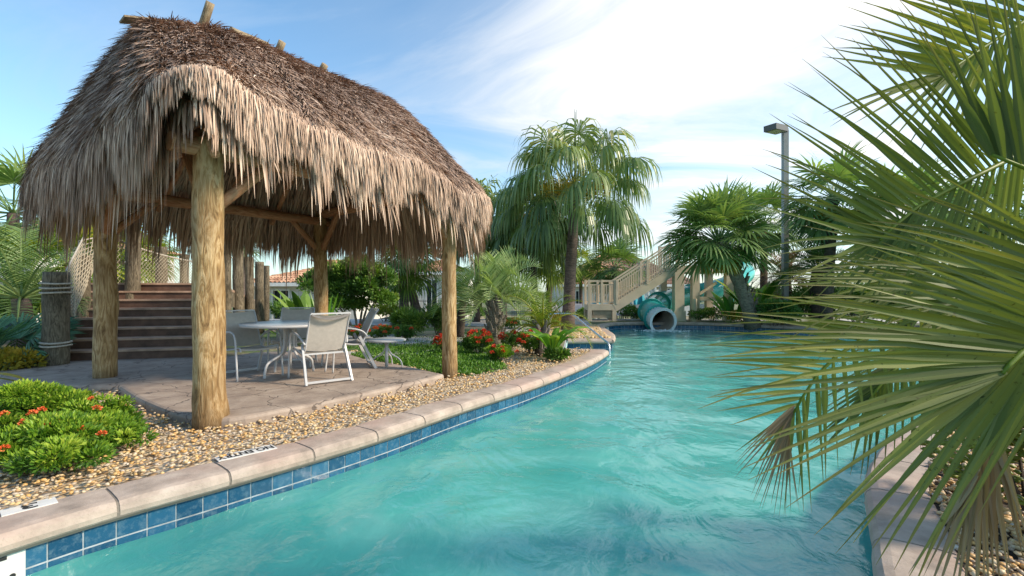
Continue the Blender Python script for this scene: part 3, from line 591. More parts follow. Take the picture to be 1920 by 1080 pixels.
# ---------------------------------------------------------------- logs: grain runs along each log's own axis
def log(name, a, b, r0, r1, mat, parent=None, n=16, seg=26, lump=.05, gnarl=None, label=None):
    a = Vector(a); b = Vector(b); d = b-a; L_ = d.length; q = d.to_track_quat('Z', 'Y'); z0 = rs.uniform(2, 9); V = []; ph = rs.uniform(0, 6, 6)
    for k in range(seg+1):
        u = k/seg; z = u*L_; r_ = r0+(r1-r0)*u; ox = .012*math.sin(u*4+ph[0])*L_*.3; oy = .012*math.sin(u*3.1+ph[1])*L_*.3
        for j in range(n):
            t_ = 2*math.pi*j/n; w_ = 1+lump*(.5*math.sin(3*t_+ph[2]+u*5)+.5*math.sin(7*u*L_+ph[3]+t_*2)+.3*math.sin(23*u*L_+t_*5+ph[4]))
            if gnarl:
                for (gu, ga, gs, gh) in gnarl: w_ += gh*math.exp(-((u-gu)*L_/gs)**2-((math.sin((t_-ga)/2))*2.2)**2)
            V.append((ox+r_*w_*math.cos(t_), oy+r_*w_*math.sin(t_), z0+z))
    mb = MB(); Fq = np.array([[i*n+k, i*n+(k+1) % n, (i+1)*n+(k+1) % n, (i+1)*n+k] for i in range(seg) for k in range(n)])
    mb.add(V, [Fq]); ob = mb.build(name, mat, parent, smooth=True, local=True); c_ = MB()
    cap = [[k for k in range(n)][::-1], [seg*n+k for k in range(n)]]
    bmv = ob.data
    # caps as separate fans in the same mesh
    import bmesh
    bm = bmesh.new(); bm.from_mesh(bmv); bm.verts.ensure_lookup_table()
    for c in cap: f = bm.faces.new([bm.verts[i] for i in c]); f.smooth = False
    bm.to_mesh(bmv); bm.free()
    off = Vector((0, 0, 0))
    if parent is not None:
        r_ = parent
        while r_.parent: r_ = r_.parent
        off = Vector(r_.location)
    ob.rotation_mode = 'QUATERNION'; ob.rotation_quaternion = q; ob.location = a-off-q @ Vector((0, 0, z0))
    if label: ob['label'] = label
    return ob
# ---------------------------------------------------------------- thatched hut
A = G(392, 796, ZG); B = G(843, 703, ZG); Cc = G(197, 716, ZG); D = B+Cc-A
ux = (B-A).normalized(); vx = (Cc-A).normalized(); vx = (vx-ux*vx.dot(ux)).normalized(); cen = (B+Cc)/2; la = (B-A).length; lb = (Cc-A).length
hut = thing('thatched_hut', (cen.x, cen.y, 0), 'large open hut with a shaggy palm thatch roof on four log posts', 'thatched hut')
ZB = 2.55
for nm, P, r_, gn in (('A', A, .131, [(.06, 4.5, .16, .22), (.17, 4.3, .16, -.16), (.05, 5.8, .3, .10), (.30, 5.2, .10, .08), (.55, 4.2, .10, .06)]), ('B', B, .105, None), ('C', Cc, .126, [(.42, 3.4, .25, .2)]), ('D', D, .125, None)):
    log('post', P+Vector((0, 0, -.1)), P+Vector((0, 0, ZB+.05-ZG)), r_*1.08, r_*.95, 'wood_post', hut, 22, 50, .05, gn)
def up(P, z): return Vector((P.x, P.y, z))
ov = .32
for P, Q in ((A, B), (Cc, D), (A, Cc), (B, D)):
    d_ = (Q-P).normalized(); dz = .0 if (P is A and Q is B) or (P is Cc) else .15
    log('beam', up(P-d_*ov, ZB-.02+dz), up(Q+d_*ov, ZB-.02+dz), .085, .08, 'wood_beam', hut, 12, 10, .03)
    for p, s_ in ((P, 1), (Q, -1)):
        log('brace', up(p+d_*s_*.06, 1.98), up(p+d_*s_*.62, ZB-.02+dz), .055, .05, 'wood_beam', hut, 10, 4, .02)
ha = la/2+.56; hb = lb/2+.52; rl = 1.60; zr = 4.50
def perim(rc=.45, n=400):
    pts = []
    for (sx, sy, a0) in ((1, 1, 0), (-1, 1, 90), (-1, -1, 180), (1, -1, 270)):
        for k in range(13): a_ = R(a0+90*k/12); pts.append((sx*(ha-rc)+rc*math.cos(a_), sy*(hb-rc)+rc*math.sin(a_)))
    pts.append(pts[0]); P = np.array(pts); s_ = np.concatenate([[0], np.cumsum(np.linalg.norm(np.diff(P, axis=0), axis=1))]); return P, s_
PP, PS = perim()
U2 = np.array([ux.x, ux.y]); V2 = np.array([vx.x, vx.y]); C2 = np.array([cen.x, cen.y])
def wb_(eb, t): return np.clip(eb/hb, 0, 1)
def surf(s, t):
    s = np.mod(s, 1)*PS[-1]; ea = np.interp(s, PS, PP[:, 0]); eb = np.interp(s, PS, PP[:, 1]); ra = ea*rl/ha
    fa = ra+(ea-ra)*t**.92; fb = eb*t**.88*(1+.10*wb_(eb, t))
    wa = (ea/ha+1)/2; wb = (eb/hb+1)/2
    ze = (1-wa)*(1-wb)*2.76+wa*(1-wb)*2.30+(1-wa)*wb*2.56+wa*wb*2.32; ab = np.clip((-eb/hb-.75)*5, 0, 1); ze = ze-.02*ab
    dA = np.hypot(ea+ha, eb+hb); bmp = .10*np.exp(-(dA/.42)**2)*np.clip(t, 0, 1.1)**6
    ze = ze+.03*np.sin(s*5)+.02*np.sin(s*11+1)
    zq = zr-.24*np.clip((-ra-.95)/.65, 0, 1); z = zq-(zq-ze)*np.clip(t, 0, 2)**1.30 + bmp+.22*ab*np.clip(t, 0, 1.1)**4 + .05*np.sin(s*3.1+t*4)*t
    xy = C2+fa[:, None]*U2+fb[:, None]*V2
    cs = np.clip(-ea/ha, 0, 1)*np.clip(eb/hb, 0, 1)*np.clip(t, 0, 1.2)
    xy = xy+np.stack([-.30*cs, .05*cs], 1)
    return np.concatenate([xy, z[:, None]], 1), ea, eb, dA
def thatch_layer(mb, n, t0, t1, off, len_, hw, lift, hang, seed, inner=False, agef=None, jitter=.22):
    s = rs.rand(n); t = t0+(t1-t0)*rs.rand(n)**.85
    P, ea, eb, dA = surf(s, t); Q, _, _, _ = surf(s, t+.03); D_ = unit(Q-P); P2, _, _, _ = surf(s+.002, t); Tn = unit(P2-P); N = np.cross(Tn, D_); N = unit(N); N = N*np.sign(N[:, 2:3]+1e-6)
    edge = np.clip((t-.86)/.14, 0, 1)
    P = P+N*(off+rs.uniform(-.03, .03, n))[:, None]
    D_ = unit(D_+N*(lift*(1-edge))[:, None]*rs.uniform(.2, 1.8, (n, 1))+Tn*rs.normal(0, jitter, (n, 1))*(1-.45*edge[:, None])+Tn*(.22*np.sin(s*330+2*np.sin(s*97)))[:, None])
    L_ = len_*rs.uniform(.45, 1.4, n)*(1+.45*edge*hang)*(1+.22*np.sin(s*260+3*np.sin(s*61)))
    L_ = L_*(1-.30*edge*np.clip((-eb/hb-.75)*5, 0, 1)); short = np.exp(-(dA/.40)**2); L_ = L_*(1-.8*short*np.clip((t-.7)/.25, 0, 1))
    D_ = unit(D_+np.array([0, 0, -1.0])*(edge*.9*hang)[:, None]); w_ = hw*rs.uniform(.5, 1.35, n)
    nz = .5+.5*np.sin(s*60+t*7+1.3*np.sin(s*23))*.6+rs.normal(0, .16, n)
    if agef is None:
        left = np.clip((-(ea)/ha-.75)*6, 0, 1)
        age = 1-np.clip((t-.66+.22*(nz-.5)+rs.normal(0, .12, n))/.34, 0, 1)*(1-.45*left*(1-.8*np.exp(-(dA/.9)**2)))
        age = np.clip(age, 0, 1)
    else: age = np.full(n, agef)
    rnd = np.clip(rs.beta(1.8, 1.8, n)*.8+.2*nz-.02, 0, 1)
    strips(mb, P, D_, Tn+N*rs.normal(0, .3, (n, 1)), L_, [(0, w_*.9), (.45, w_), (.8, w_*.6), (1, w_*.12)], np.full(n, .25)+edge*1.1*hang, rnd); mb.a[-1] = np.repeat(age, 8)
mb = MB(); ns, ntt = 96, 14
for (o_, fl) in ((-.05, 0), (-.20, 1)):
    s = np.linspace(0, 1, ns, endpoint=False); V = []
    for k in range(ntt):
        t_ = np.full(ns, .02+.98*k/(ntt-1)); P, *_ = surf(s, t_); ctr = np.array([cen.x, cen.y, 1.5]); V.append(P+unit(ctr-P)*(-o_))
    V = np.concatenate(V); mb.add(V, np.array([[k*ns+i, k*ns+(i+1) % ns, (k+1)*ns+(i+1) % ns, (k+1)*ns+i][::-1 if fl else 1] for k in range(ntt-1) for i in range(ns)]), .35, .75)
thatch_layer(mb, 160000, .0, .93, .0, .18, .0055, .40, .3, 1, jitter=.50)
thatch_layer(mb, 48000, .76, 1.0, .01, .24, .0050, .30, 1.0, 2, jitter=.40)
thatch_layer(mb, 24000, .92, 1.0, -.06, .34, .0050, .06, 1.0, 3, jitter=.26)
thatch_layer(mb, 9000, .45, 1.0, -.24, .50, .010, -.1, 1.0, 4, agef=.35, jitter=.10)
# tufts lapped over the ridge
n = 3800; s_ = rs.uniform(-rl, rl+.02, n); sd = rs.choice([-1, 1], n); az = rs.normal(0, .5, n)
P = np.stack([cen.x+ux.x*s_, cen.y+ux.y*s_, zr+.01-.24*np.clip((-s_-.9)/.65, 0, 1)+rs.uniform(-.05, .05, n)], 1); Dd = sd[:, None]*np.array([vx.x, vx.y, 0])+np.array([ux.x, ux.y, 0])*az[:, None]+np.array([0, 0, -1])*rs.uniform(.15, 1.0, (n, 1))
strips(mb, P, Dd, np.tile(np.array([ux.x, ux.y, 0]), (n, 1))+rs.normal(0, .3, (n, 3)), rs.uniform(.15, .34, n), [(0, .012), (.5, .012), (1, .002)], np.full(n, .5), rs.beta(1.6, 2, n)); mb.a[-1] = np.full(n*6, 1.0)
mb.build('thatch_roof', 'thatch', hut)
def onridge(s, lat, z): return Vector((cen.x+ux.x*s+vx.x*lat, cen.y+ux.y*s+vx.y*lat, z))
log('ridge_log', onridge(-1.6, .16, zr-.20), onridge(.1, .13, zr+.05), .05, .05, 'wood_log', hut, 10, 6)
log('ridge_log', onridge(-.75, -.05, zr+.08), onridge(-.25, -.02, zr+.10), .055, .05, 'wood_log', hut, 10, 6)
log('ridge_log', onridge(.05, 0, zr+.05), onridge(.95, 0, zr+.06), .045, .045, 'wood_log', hut, 10, 6)
log('ridge_log', onridge(1.15, 0, zr+.03), onridge(1.65, 0, zr+.0), .045, .04, 'wood_log', hut, 10, 6)
for s_, h_ in ((-1.05, .30), (-.12, .2), (.55, .13)):
    log('ridge_peg', onridge(s_, .12, zr-.1), onridge(s_+.03, -.12, zr+h_), .055, .05, 'wood_log', hut, 10, 5)
mb = MB(); mb.bar(onridge(-1.85, .10, zr-.22), onridge(-1.2, .06, zr-.02), .22, .02); mb.build('ridge_board', 'wood_log', hut)
for k in range(-2, 3):
    for sd in (-1, 1):
        log('rafter', onridge(k*.7, 0, zr-.25), onridge(k*.7*1.25, sd*(hb-.25), 2.42), .04, .04, 'wood_beam', hut, 8, 3)
# ---------------------------------------------------------------- furniture
def chair():
    t_ = thing('patio_chair', (0, 0, 0), 'x', 'chair', 'sling chairs round the patio table')
    W_ = .27
    for s_ in (-1, 1):
        mb = MB(); mb.tube(smooth_line([(s_*(W_+.03), .33, 0), (s_*(W_+.03), .29, .34), (s_*(W_+.03), .26, .55), (s_*(W_+.03), .18, .625), (s_*(W_+.03), .02, .63), (s_*(W_+.03), -.18, .585), (s_*W_, -.27, .50)], 5), .0135, 8); mb.build('armrest', 'white_metal', t_, True, local=True)
        mb = MB(); mb.bar((s_*(W_+.02), -.40, 0), (s_*(W_), -.16, .50), .026, .04); mb.build('leg', 'white_metal', t_, local=True)
        mb = MB(); mb.tube(smooth_line([(s_*(W_-.02), -.44, .90), (s_*(W_-.02), -.38, .80), (s_*(W_-.02), -.27, .55), (s_*(W_-.02), -.21, .42), (s_*(W_-.02), -.12, .375), (s_*(W_-.02), .1, .40), (s_*(W_-.02), .27, .425), (s_*(W_-.02), .31, .38)], 5), .012, 8); mb.build('side_rail', 'white_metal', t_, True, local=True)
    for p_, q_, w1, w2 in (((-W_-.01, -.385, .035), (W_+.01, -.385, .035), .03, .025), ((-W_, -.20, .37), (W_, -.20, .37), .022, .022), ((-W_, .24, .39), (W_, .24, .39), .022, .022), ((-W_+.02, -.44, .90), (W_-.02, -.44, .90), .02, .02)):
        mb = MB(); mb.bar(p_, q_, w1, w2); mb.build('crossbar', 'white_metal', t_, local=True)
    def sl(path, name, mat='sling', th=.004, w=None):
        P = smooth_line(path, 5); V = []; n = 6; w = w or W_-.022
        for (y, z) in [(p[0], p[1]) for p in P]:
            for k in range(n+1): x = -w+2*w*k/n; V.append((x, y, z-.02*(1-(x/w)**2)))
        m_ = len(P); mb = MB(); Fq = [[i*(n+1)+k, i*(n+1)+k+1, (i+1)*(n+1)+k+1, (i+1)*(n+1)+k] for i in range(m_-1) for k in range(n)]; mb.add(V, np.array(Fq)); V2_ = np.array(V)-np.array([0, 0, th]); mb.add(V2_, np.array([f[::-1] for f in Fq])); return mb.build(name, mat, t_, True, local=True)
    sl([(-.205, .41), (-.12, .378), (.1, .403), (.27, .428), (.30, .40)], 'seat'); sl([(-.445, .895), (-.38, .80), (-.27, .55), (-.21, .425)], 'backrest')
    mb = MB(); P = [(-W_+.03+2*(W_-.03)*k/10, -.452, .885-.055*math.sin(math.pi*k/10)) for k in range(11)]
    for i in range(10): mb.bar(P[i], P[i+1], .012, .022)
    mb.build('headrest_edge', 'sling_trim', t_, local=True); return t_
def face(o, x, y, hx, hy): o.location = (x, y, 0.0); o.rotation_euler = (0, 0, math.atan2(-hx, hy))
GCH = 'sling chairs round the patio table'
k_ = H/1.12
ch = chair(); face(ch, -2.44*k_, 6.08*k_, -.66, .78); ch['label'] = 'grey sling chair seen from behind, nearest the pool'
def cp(x, y, hx, hy, lab): return copy_tree(ch, (x*k_, y*k_, 0), math.atan2(-hx, hy), lab, GCH)
cp(-3.44, 6.30, .80, -.62, 'side-on sling chair with curved arms beside the front hut post')
cp(-3.28, 7.2, .25, -1, 'sling chair on the far side of the round table')
cp(-2.42, 7.0, -.9, -.45, 'sling chair side-on between the table and the small side table')
tx, ty = -2.95*k_, 6.38*k_
tb = thing('patio_table', (tx, ty, 0), 'round grey patio table with a flat top under the hut', 'table')
mb = MB(); mb.lathe((tx, ty, 0), [(.0, .70), (.60, .70), (.615, .705), (.62, .72), (.612, .735), (.59, .738), (0, .738)], 40, caps=False); mb.build('table_top', 'table_top', tb, True)
mb = MB(); mb.lathe((tx, ty, 0), [(.618, .702), (.63, .702), (.63, .738), (.618, .738)], 40, caps=False); mb.build('rim', 'white_metal', tb, True)
for k in range(4):
    a_ = R(45+90*k+12); c_, s_ = math.cos(a_), math.sin(a_); mb = MB(); mb.tube(smooth_line([(tx+.09*c_, ty+.09*s_, .70), (tx+.09*c_, ty+.09*s_, .42), (tx+.15*c_, ty+.15*s_, .30), (tx+.32*c_, ty+.32*s_, .20), (tx+.36*c_, ty+.36*s_, .10), (tx+.37*c_, ty+.37*s_, .0)], 4), .018, 8); mb.build('leg', 'white_metal', tb, True)
mb = MB(); mb.tube([(tx, ty, .10), (tx, ty, .70)], .022, 10); mb.build('centre_tube', 'white_metal', tb, True)
sp = G(725, 688, 0); sx, sy = sp.x, sp.y
st = thing('side_table', (sx, sy, 0), 'small round side table with three splayed legs by the grass', 'side table')
mb = MB(); mb.lathe((sx, sy, 0), [(0, .405), (.285, .405), (.295, .412), (.297, .425), (.28, .437), (0, .437)], 32, caps=False); mb.build('table_top', 'table_top', st, True)
mb = MB(); mb.tube([(sx, sy, .0), (sx, sy, .405)], .026, 10); mb.build('centre_tube', 'white_metal', st, True)
for a_ in (175, -5, 85):
    c_, s_ = math.cos(R(a_)), math.sin(R(a_)); mb = MB(); mb.tube(smooth_line([(sx+.02*c_, sy+.02*s_, .30), (sx+.08*c_, sy+.08*s_, .20), (sx+.18*c_, sy+.18*s_, .145), (sx+.235*c_, sy+.235*s_, .08), (sx+.25*c_, sy+.25*s_, .0)], 4), .011, 7); mb.build('leg', 'white_metal', st, True)
c_ = G(727, 728, ZG); mb = MB(); n = 60; leaves(mb, np.array(c_)+rs.normal(0, 1, (n, 3))*np.array([.035, .018, .01])+np.array([0, 0, .02]), rs.normal(0, 1, (n, 3)), .05, .9); tag(mb.build('wrapper', 'red_plastic', loc=c_), 'crumpled red wrapper lying on the gravel by the patio edge', 'wrapper')
dc = G(755, 896, -1.0); dr = Vector((dc.x, dc.y, -1.42))
# ring drain seen through the water
mb = MB(); c_ = G(755, 897, ZW-.06); mb.tube([(c_.x+.13*math.cos(a), c_.y+.13*math.sin(a), ZW-.05) for a in np.linspace(0, 2*math.pi, 25)[:-1]], .014, 6, closed=True); tag(mb.build('ring', 'drain', loc=c_), 'dark green ring just under the water surface near the coping', 'ring')
# ---------------------------------------------------------------- stairs, pilings, nets, bridge
stair = thing('wooden_stairs', tuple(G(280, 672, 0)), 'broad brown timber stairs behind the hut climbing to the footbridge', 'stairs')
def stair_px(k): return (G(118-4*k+0, 678, 0), G(420, 668, 0))
Lb = Vector(((96-960)/900*8.05, 8.05, 0)); Rb = Vector(((418-960)/900*8.75, 8.75, 0)); Lt = Vector(((150-960)/900*10.35, 10.35, 0)); Rt_ = Vector(((412-960)/900*10.9, 10.9, 0))
nst = 8; rise = (1.19+.165)/8
for k in range(nst):
    u0 = k/nst; u1 = (k+1)/nst; l0 = Lb.lerp(Lt, u0); r0 = Rb.lerp(Rt_, u0); l1 = Lb.lerp(Lt, u1); r1 = Rb.lerp(Rt_, u1); z0 = k*rise; z1 = z0+rise
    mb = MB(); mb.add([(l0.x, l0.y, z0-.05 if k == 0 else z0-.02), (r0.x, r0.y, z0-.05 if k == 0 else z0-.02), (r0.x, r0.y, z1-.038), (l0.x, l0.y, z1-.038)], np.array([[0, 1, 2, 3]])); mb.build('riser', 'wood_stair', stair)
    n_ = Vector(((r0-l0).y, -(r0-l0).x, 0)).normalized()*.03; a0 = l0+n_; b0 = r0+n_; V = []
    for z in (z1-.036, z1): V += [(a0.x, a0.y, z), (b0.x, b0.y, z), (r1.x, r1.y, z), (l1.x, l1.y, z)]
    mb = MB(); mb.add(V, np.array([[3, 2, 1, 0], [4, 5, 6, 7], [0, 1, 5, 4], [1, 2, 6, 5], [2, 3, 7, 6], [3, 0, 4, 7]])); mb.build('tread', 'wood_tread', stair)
for (p, q) in ((Lb, Lt), (Rb, Rt_)):
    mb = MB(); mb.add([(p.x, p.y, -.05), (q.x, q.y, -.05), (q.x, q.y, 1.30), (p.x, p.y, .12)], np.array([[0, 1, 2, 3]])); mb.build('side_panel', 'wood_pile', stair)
zt = nst*rise
br = thing('footbridge', tuple(Lt), 'dark timber footbridge deck running back between pilings', 'footbridge')
far_l = Vector(((345-960)/900*19, 19, 0)); far_r = Vector(((484-960)/900*21, 21, 0))
mb = MB()
for k in range(30):
    u0 = k/30; u1 = (k+.94)/30; z0 = zt-.02-(zt-.75)*u0; z1 = z0-.06; a_, b_, c_, d_ = Lt.lerp(far_l, u0), Rt_.lerp(far_r, u0), Rt_.lerp(far_r, u1), Lt.lerp(far_l, u1)
    V = [(q.x, q.y, z) for z in (z1, z0) for q in (a_, b_, c_, d_)]; mb.add(V, np.array([[3, 2, 1, 0], [4, 5, 6, 7], [0, 1, 5, 4], [1, 2, 6, 5], [2, 3, 7, 6], [3, 0, 4, 7]]))
mb.build('deck', 'wood_tread', br)
mb = MB(); V = [(q.x, q.y, z) for q, z in ((Rt_, zt-.08), (far_r, .69), (far_r, .3), (Rt_, zt-.5))]; mb.add(V, np.array([[0, 1, 2, 3]])); mb.build('side_beam', 'wood_pile', br)
def piling(px, top, Y, wpx, zbase, lab, group='timber pilings along the footbridge', wraps=()):
    r_ = wpx/2/F*Y/math.hypot(1, (px-960)/F); x = (px-960)/F*Y; zt_ = H-(top-HY)/F*Y; t_ = thing('piling', (x, Y, zbase), lab, 'piling', group)
    log('post', (x, Y, zbase-.1), (x, Y, zt_), r_*1.03, r_, 'wood_pile', t_, 18, 24, .05)
    for (y0, y1) in wraps:
        n = max(2, int(abs(y1-y0)/4.4)); mb = MB()
        for k in range(n):
            z = H-((y0+(y1-y0)*k/max(n-1, 1))-HY)/F*Y; rr = r_*1.06+.008; mb.tube([(x+rr*math.cos(a), Y+rr*math.sin(a), z+.006*math.sin(a*2+k)) for a in np.linspace(0, 2*math.pi, 37)[:-1]], .0165, 6, closed=True)
        mb.build('rope_wrap', 'rope', t_, True)
    return t_
piling(105, 510, 7.75, 54, ZG, 'stout weathered piling with rope wraps at the foot of the stairs', None, ((532, 549), (642, 648)))
piling(157, 478, 9.3, 30, 0, 'piling behind the net at the left side of the stairs')
piling(250, 436, 10.1, 30, .0, 'tall dark piling behind the net, first past the left hut post')
piling(303, 463, 12.6, 23, .0, 'dark piling behind the net, second past the left hut post')
piling(345, 477, 15.5, 18, .0, 'piling behind the net just left of the front hut post')
piling(427, 455, 11.3, 15, .0, 'slim grey piling right beside the front hut post')
piling(447, 470, 13.6, 21, .0, 'thick dark piling on the bridge edge, second right of the front post')
piling(468, 482, 16.0, 17, .0, 'pale piling on the bridge edge, third right of the front post')
piling(487, 491, 14.6, 17, .0, 'sunlit piling by the bridge end, fourth right of the front post')
piling(500, 498, 17.0, 11, .0, 'slim piling at the bridge end nearest the tiled house')
def net(name, c00, c10, c01, c11, nu, nv, lab, sag=.0, r=.006, diag=False, rope=.014):
    c = [Vector(q) for q in (c00, c10, c01, c11)]; mb = MB()
    def P(u, v): p = c[0].lerp(c[1], u).lerp(c[2].lerp(c[3], u), v); return (p.x, p.y, p.z-sag*4*u*(1-u)*v)
    if diag:
        for k in range(-nv, nu+1):
            for s_ in (1, -1):
                pts = []
                for j in range(nv+1):
                    uu = (k+j)/nu if s_ > 0 else (k+nv-j)/nu
                    if -1e-6 <= uu <= 1+1e-6: pts.append(P(min(max(uu, 0), 1), j/nv))
                if len(pts) > 1: mb.tube(pts, r, 4, False)
    else:
        for k in range(nu+1): mb.tube([P(k/nu, j/6) for j in range(7)], r, 4, False)
        for j in range(nv+1): mb.tube([P(k/8, j/nv) for k in range(9)], r, 4, False)
    o = mb.build(name, 'net_rope', loc=c00); tag(o, lab, 'rope net')
    mb = MB(); mb.tube([P(k/12, 1) for k in range(13)], rope, 6); e = mb.build('edge_rope', 'rope', o); return o
net('rope_net', at(134, 592, 8.2), at(140, 597, 8.9), at(124, 508, 7.95), at(163, 432, 9.6), 5, 16, 'narrow knotted rope net beside the rope-wrapped piling', 0, .009)
net('rope_net', at(138, 590, 8.3), at(176, 505, 9.8), at(148, 452, 9.2), at(205, 440, 9.9), 9, 12, 'rope net climbing the left side of the stairs', 0, .009)
net('rope_net', at(206, 532, 9.75), at(362, 532, 12.2), at(206, 445, 9.75), at(362, 490, 12.2), 26, 8, 'diamond rope net rail above the top stair', .06, .0055, True, .018)
# ---------------------------------------------------------------- houses
def house(name, x0, x1, Y, zb, ze, depth, zr_, label, openings, over=.5, mat='stucco', door=None, hipL=True, hipR=True):
    t_ = thing(name, ((x0+x1)/2, Y, zb), label, 'house'); mb = MB(); xs_ = sorted(openings); cur = x0
    for (a_, b_, z0, z1) in xs_:
        mb.box(((cur+a_)/2, Y+.15, (zb+ze)/2), (a_-cur, .3, ze-zb)); mb.box(((a_+b_)/2, Y+.15, (z1+ze)/2), (b_-a_, .3, ze-z1))
        if z0 > zb: mb.box(((a_+b_)/2, Y+.15, (zb+z0)/2), (b_-a_, .3, z0-zb))
        cur = b_
    mb.box(((cur+x1)/2, Y+.15, (zb+ze)/2), (x1-cur, .3, ze-zb)); mb.box((x0+.15, Y+depth/2+.15, (zb+ze)/2), (.3, depth-.3, ze-zb)); mb.box((x1-.15, Y+depth/2+.15, (zb+ze)/2), (.3, depth-.3, ze-zb)); mb.box(((x0+x1)/2, Y+depth, (zb+ze)/2), (x1-x0-.6, .3, ze-zb)); mb.build('wall', mat, t_)
    for (a_, b_, z0, z1) in xs_:
        mb = MB(); mb.box(((a_+b_)/2, Y+.24, (z0+z1)/2), (b_-a_, .04, z1-z0)); o = mb.build('door' if z0 <= zb+.05 else 'window', 'window_dark', t_)
        mb = MB(); f = .07
        for (cx_, cz, w_, h_) in ((a_-f/2, (z0+z1)/2, f, z1-z0+2*f), (b_+f/2, (z0+z1)/2, f, z1-z0+2*f), ((a_+b_)/2, z1+f/2, b_-a_, f), ((a_+b_)/2, (z0+z1)/2, .04, z1-z0)): mb.box((cx_, Y-.02, cz), (w_, .05, h_))
        mb.build('frame', 'trim_white', o)
    mb = MB(); e = over; X0, X1, Y0, Y1 = x0-e, x1+e, Y-e, Y+depth+e; hd = (Y1-Y0)/2; r0 = X0+(hd if hipL else 0); r1 = X1-(hd if hipR else 0); ym = (Y0+Y1)/2; pitch = .24
    def plane(p0, p1, q0, q1):
        p0, p1, q0, q1 = map(lambda q: np.array(q, float), (p0, p1, q0, q1)); W_ = np.linalg.norm(p1-p0); n = max(4, int(W_/pitch)); m_ = 12
        for i in range(n):
            u0, u1 = i/n, (i+1)/n; um = (u0+u1)/2
            for j in range(m_):
                v0, v1 = j/m_, (j+1)/m_
                def S_(u, v): a = p0+(p1-p0)*u; b2 = q0+(q1-q0)*np.clip((u-0)/(1), 0, 1); return a+(b2-a)*v
                a, b2, c2_, d2 = S_(u0, v0), S_(u1, v0), S_(u1, v1), S_(u0, v1); m0 = S_(um, v0)+np.array([0, 0, .09]); m1_ = S_(um, v1)+np.array([0, 0, .05]); rr = rs.rand()
                mb.add([a, m0, b2, c2_, m1_, d2], np.array([[0, 1, 4, 5], [1, 2, 3, 4]]), rr)
    plane((X0, Y0, ze), (X1, Y0, ze), (r0, ym, zr_), (r1, ym, zr_)); plane((X1, Y1, ze), (X0, Y1, ze), (r1, ym, zr_), (r0, ym, zr_))
    plane((X1, Y0, ze), (X1, Y1, ze), (r1, ym, zr_), (r1, ym, zr_)); plane((X0, Y1, ze), (X0, Y0, ze), (r0, ym, zr_), (r0, ym, zr_)); mb.build('roof', 'roof_tile', t_)
    mb = MB(); mb.box(((X0+X1)/2, Y0-.03, ze-.10), (X1-X0, .06, .2)); mb.box(((X0+X1)/2, Y-e/2, ze-.03), (X1-X0, e-.04, .04)); mb.build('fascia', 'trim_white', t_); return t_
def hx(px, Y): return (px-960)/F*Y
def hz_(py, Y): return H-(py-HY)/F*Y
Y_ = 27; house('house', hx(470, Y_), hx(668, Y_), Y_, -.65, hz_(530, Y_-.5), 9, hz_(488, Y_+4.5), 'cream house with a red tile roof behind the pilings', [(hx(512, Y_), hx(541, Y_), -.65, hz_(545, Y_)), (hx(549, Y_), hx(556, Y_), hz_(563, Y_), hz_(551, Y_))])
Y_ = 34; t_ = house('house', hx(775, Y_), hx(870, Y_), Y_, -.9, hz_(510, Y_), 8, hz_(468, Y_+4), 'white house with a deep arched entrance, seen past the right hut post', [(hx(800, Y_), hx(819, Y_), -.9, hz_(525, Y_)), (hx(828, Y_), hx(833, Y_), .2, hz_(528, Y_))])
Y_ = 40; house('house', hx(1050, Y_), hx(1300, Y_), Y_, -.95, hz_(533, Y_), 10, hz_(470, Y_+5), 'long grey-roofed house behind the slide tower stairs', [(hx(1074, Y_), hx(1085, Y_), -.95, hz_(546, Y_)), (hx(1160, Y_), hx(1185, Y_), -.3, hz_(545, Y_)), (hx(1240, Y_), hx(1262, Y_), .0, hz_(542, Y_))])
Y_ = 19; house('house', hx(-160, Y_), hx(60, Y_), Y_, -.1, hz_(452, Y_), 8, hz_(415, Y_+4), 'house roof just showing above the palms at the far left', [(hx(-60, Y_), hx(-10, Y_), .8, 1.9)])
# ---------------------------------------------------------------- slide tower and slide
YT = 20.6; tw = thing('slide_tower', (hx(1200, YT), YT, ZG-.05), 'beige slide tower with railed landing and straight stairs', 'slide tower')
def X_(px): return hx(px, YT)
def Z_(py): return hz_(py, YT)
zb = ZG-.05; zl = Z_(572); zp = Z_(498); dT = 1.15
mb = MB(); mb.box(((X_(1103)+X_(1157))/2, YT+dT/2, zl-.10), (X_(1157)-X_(1103), dT, .24)); mb.build('landing', 'tower_paint', tw)
for px in (1106, 1152):
    for dy in (.08, dT-.08): mb = MB(); mb.box((X_(px), YT+dy, (zb+zl-.22)/2), (.17, .17, zl-.22-zb)); mb.build('leg', 'tower_paint', tw)
def rail(a, b, hgt, nb, name='railing', post=True):
    a = Vector(a); b = Vector(b); mb = MB(); hv = Vector((0, 0, hgt)); hm = Vector((0, 0, hgt-.16)); lo_ = Vector((0, 0, .1)); mb.bar(a+hv, b+hv, .05, .07); mb.bar(a+hm, b+hm, .03, .04); mb.bar(a+lo_, b+lo_, .03, .04)
    for k in range(1, nb): p = a.lerp(b, k/nb); mb.box((p.x, p.y, p.z+.1+(hgt-.16-.1)/2), (.032, .032, hgt-.16-.1))
    r_ = mb.build(name, 'tower_paint', tw)
    for k in (0, .5, 1): p = a.lerp(b, k); mb = MB(); mb.box((p.x, p.y, p.z+hgt/2+.02), (.095, .095, hgt+.06)); mb.build('rail_post', 'tower_paint', r_)
rail((X_(1105), YT+.06, zl+.02), (X_(1153), YT+.06, zl+.02), 1.02, 9); rail((X_(1105), YT+dT-.06, zl+.02), (X_(1153), YT+dT-.06, zl+.02), 1.02, 9)
a_ = Vector((X_(1157), YT, zl)); b_ = Vector((X_(1272), YT, zp))
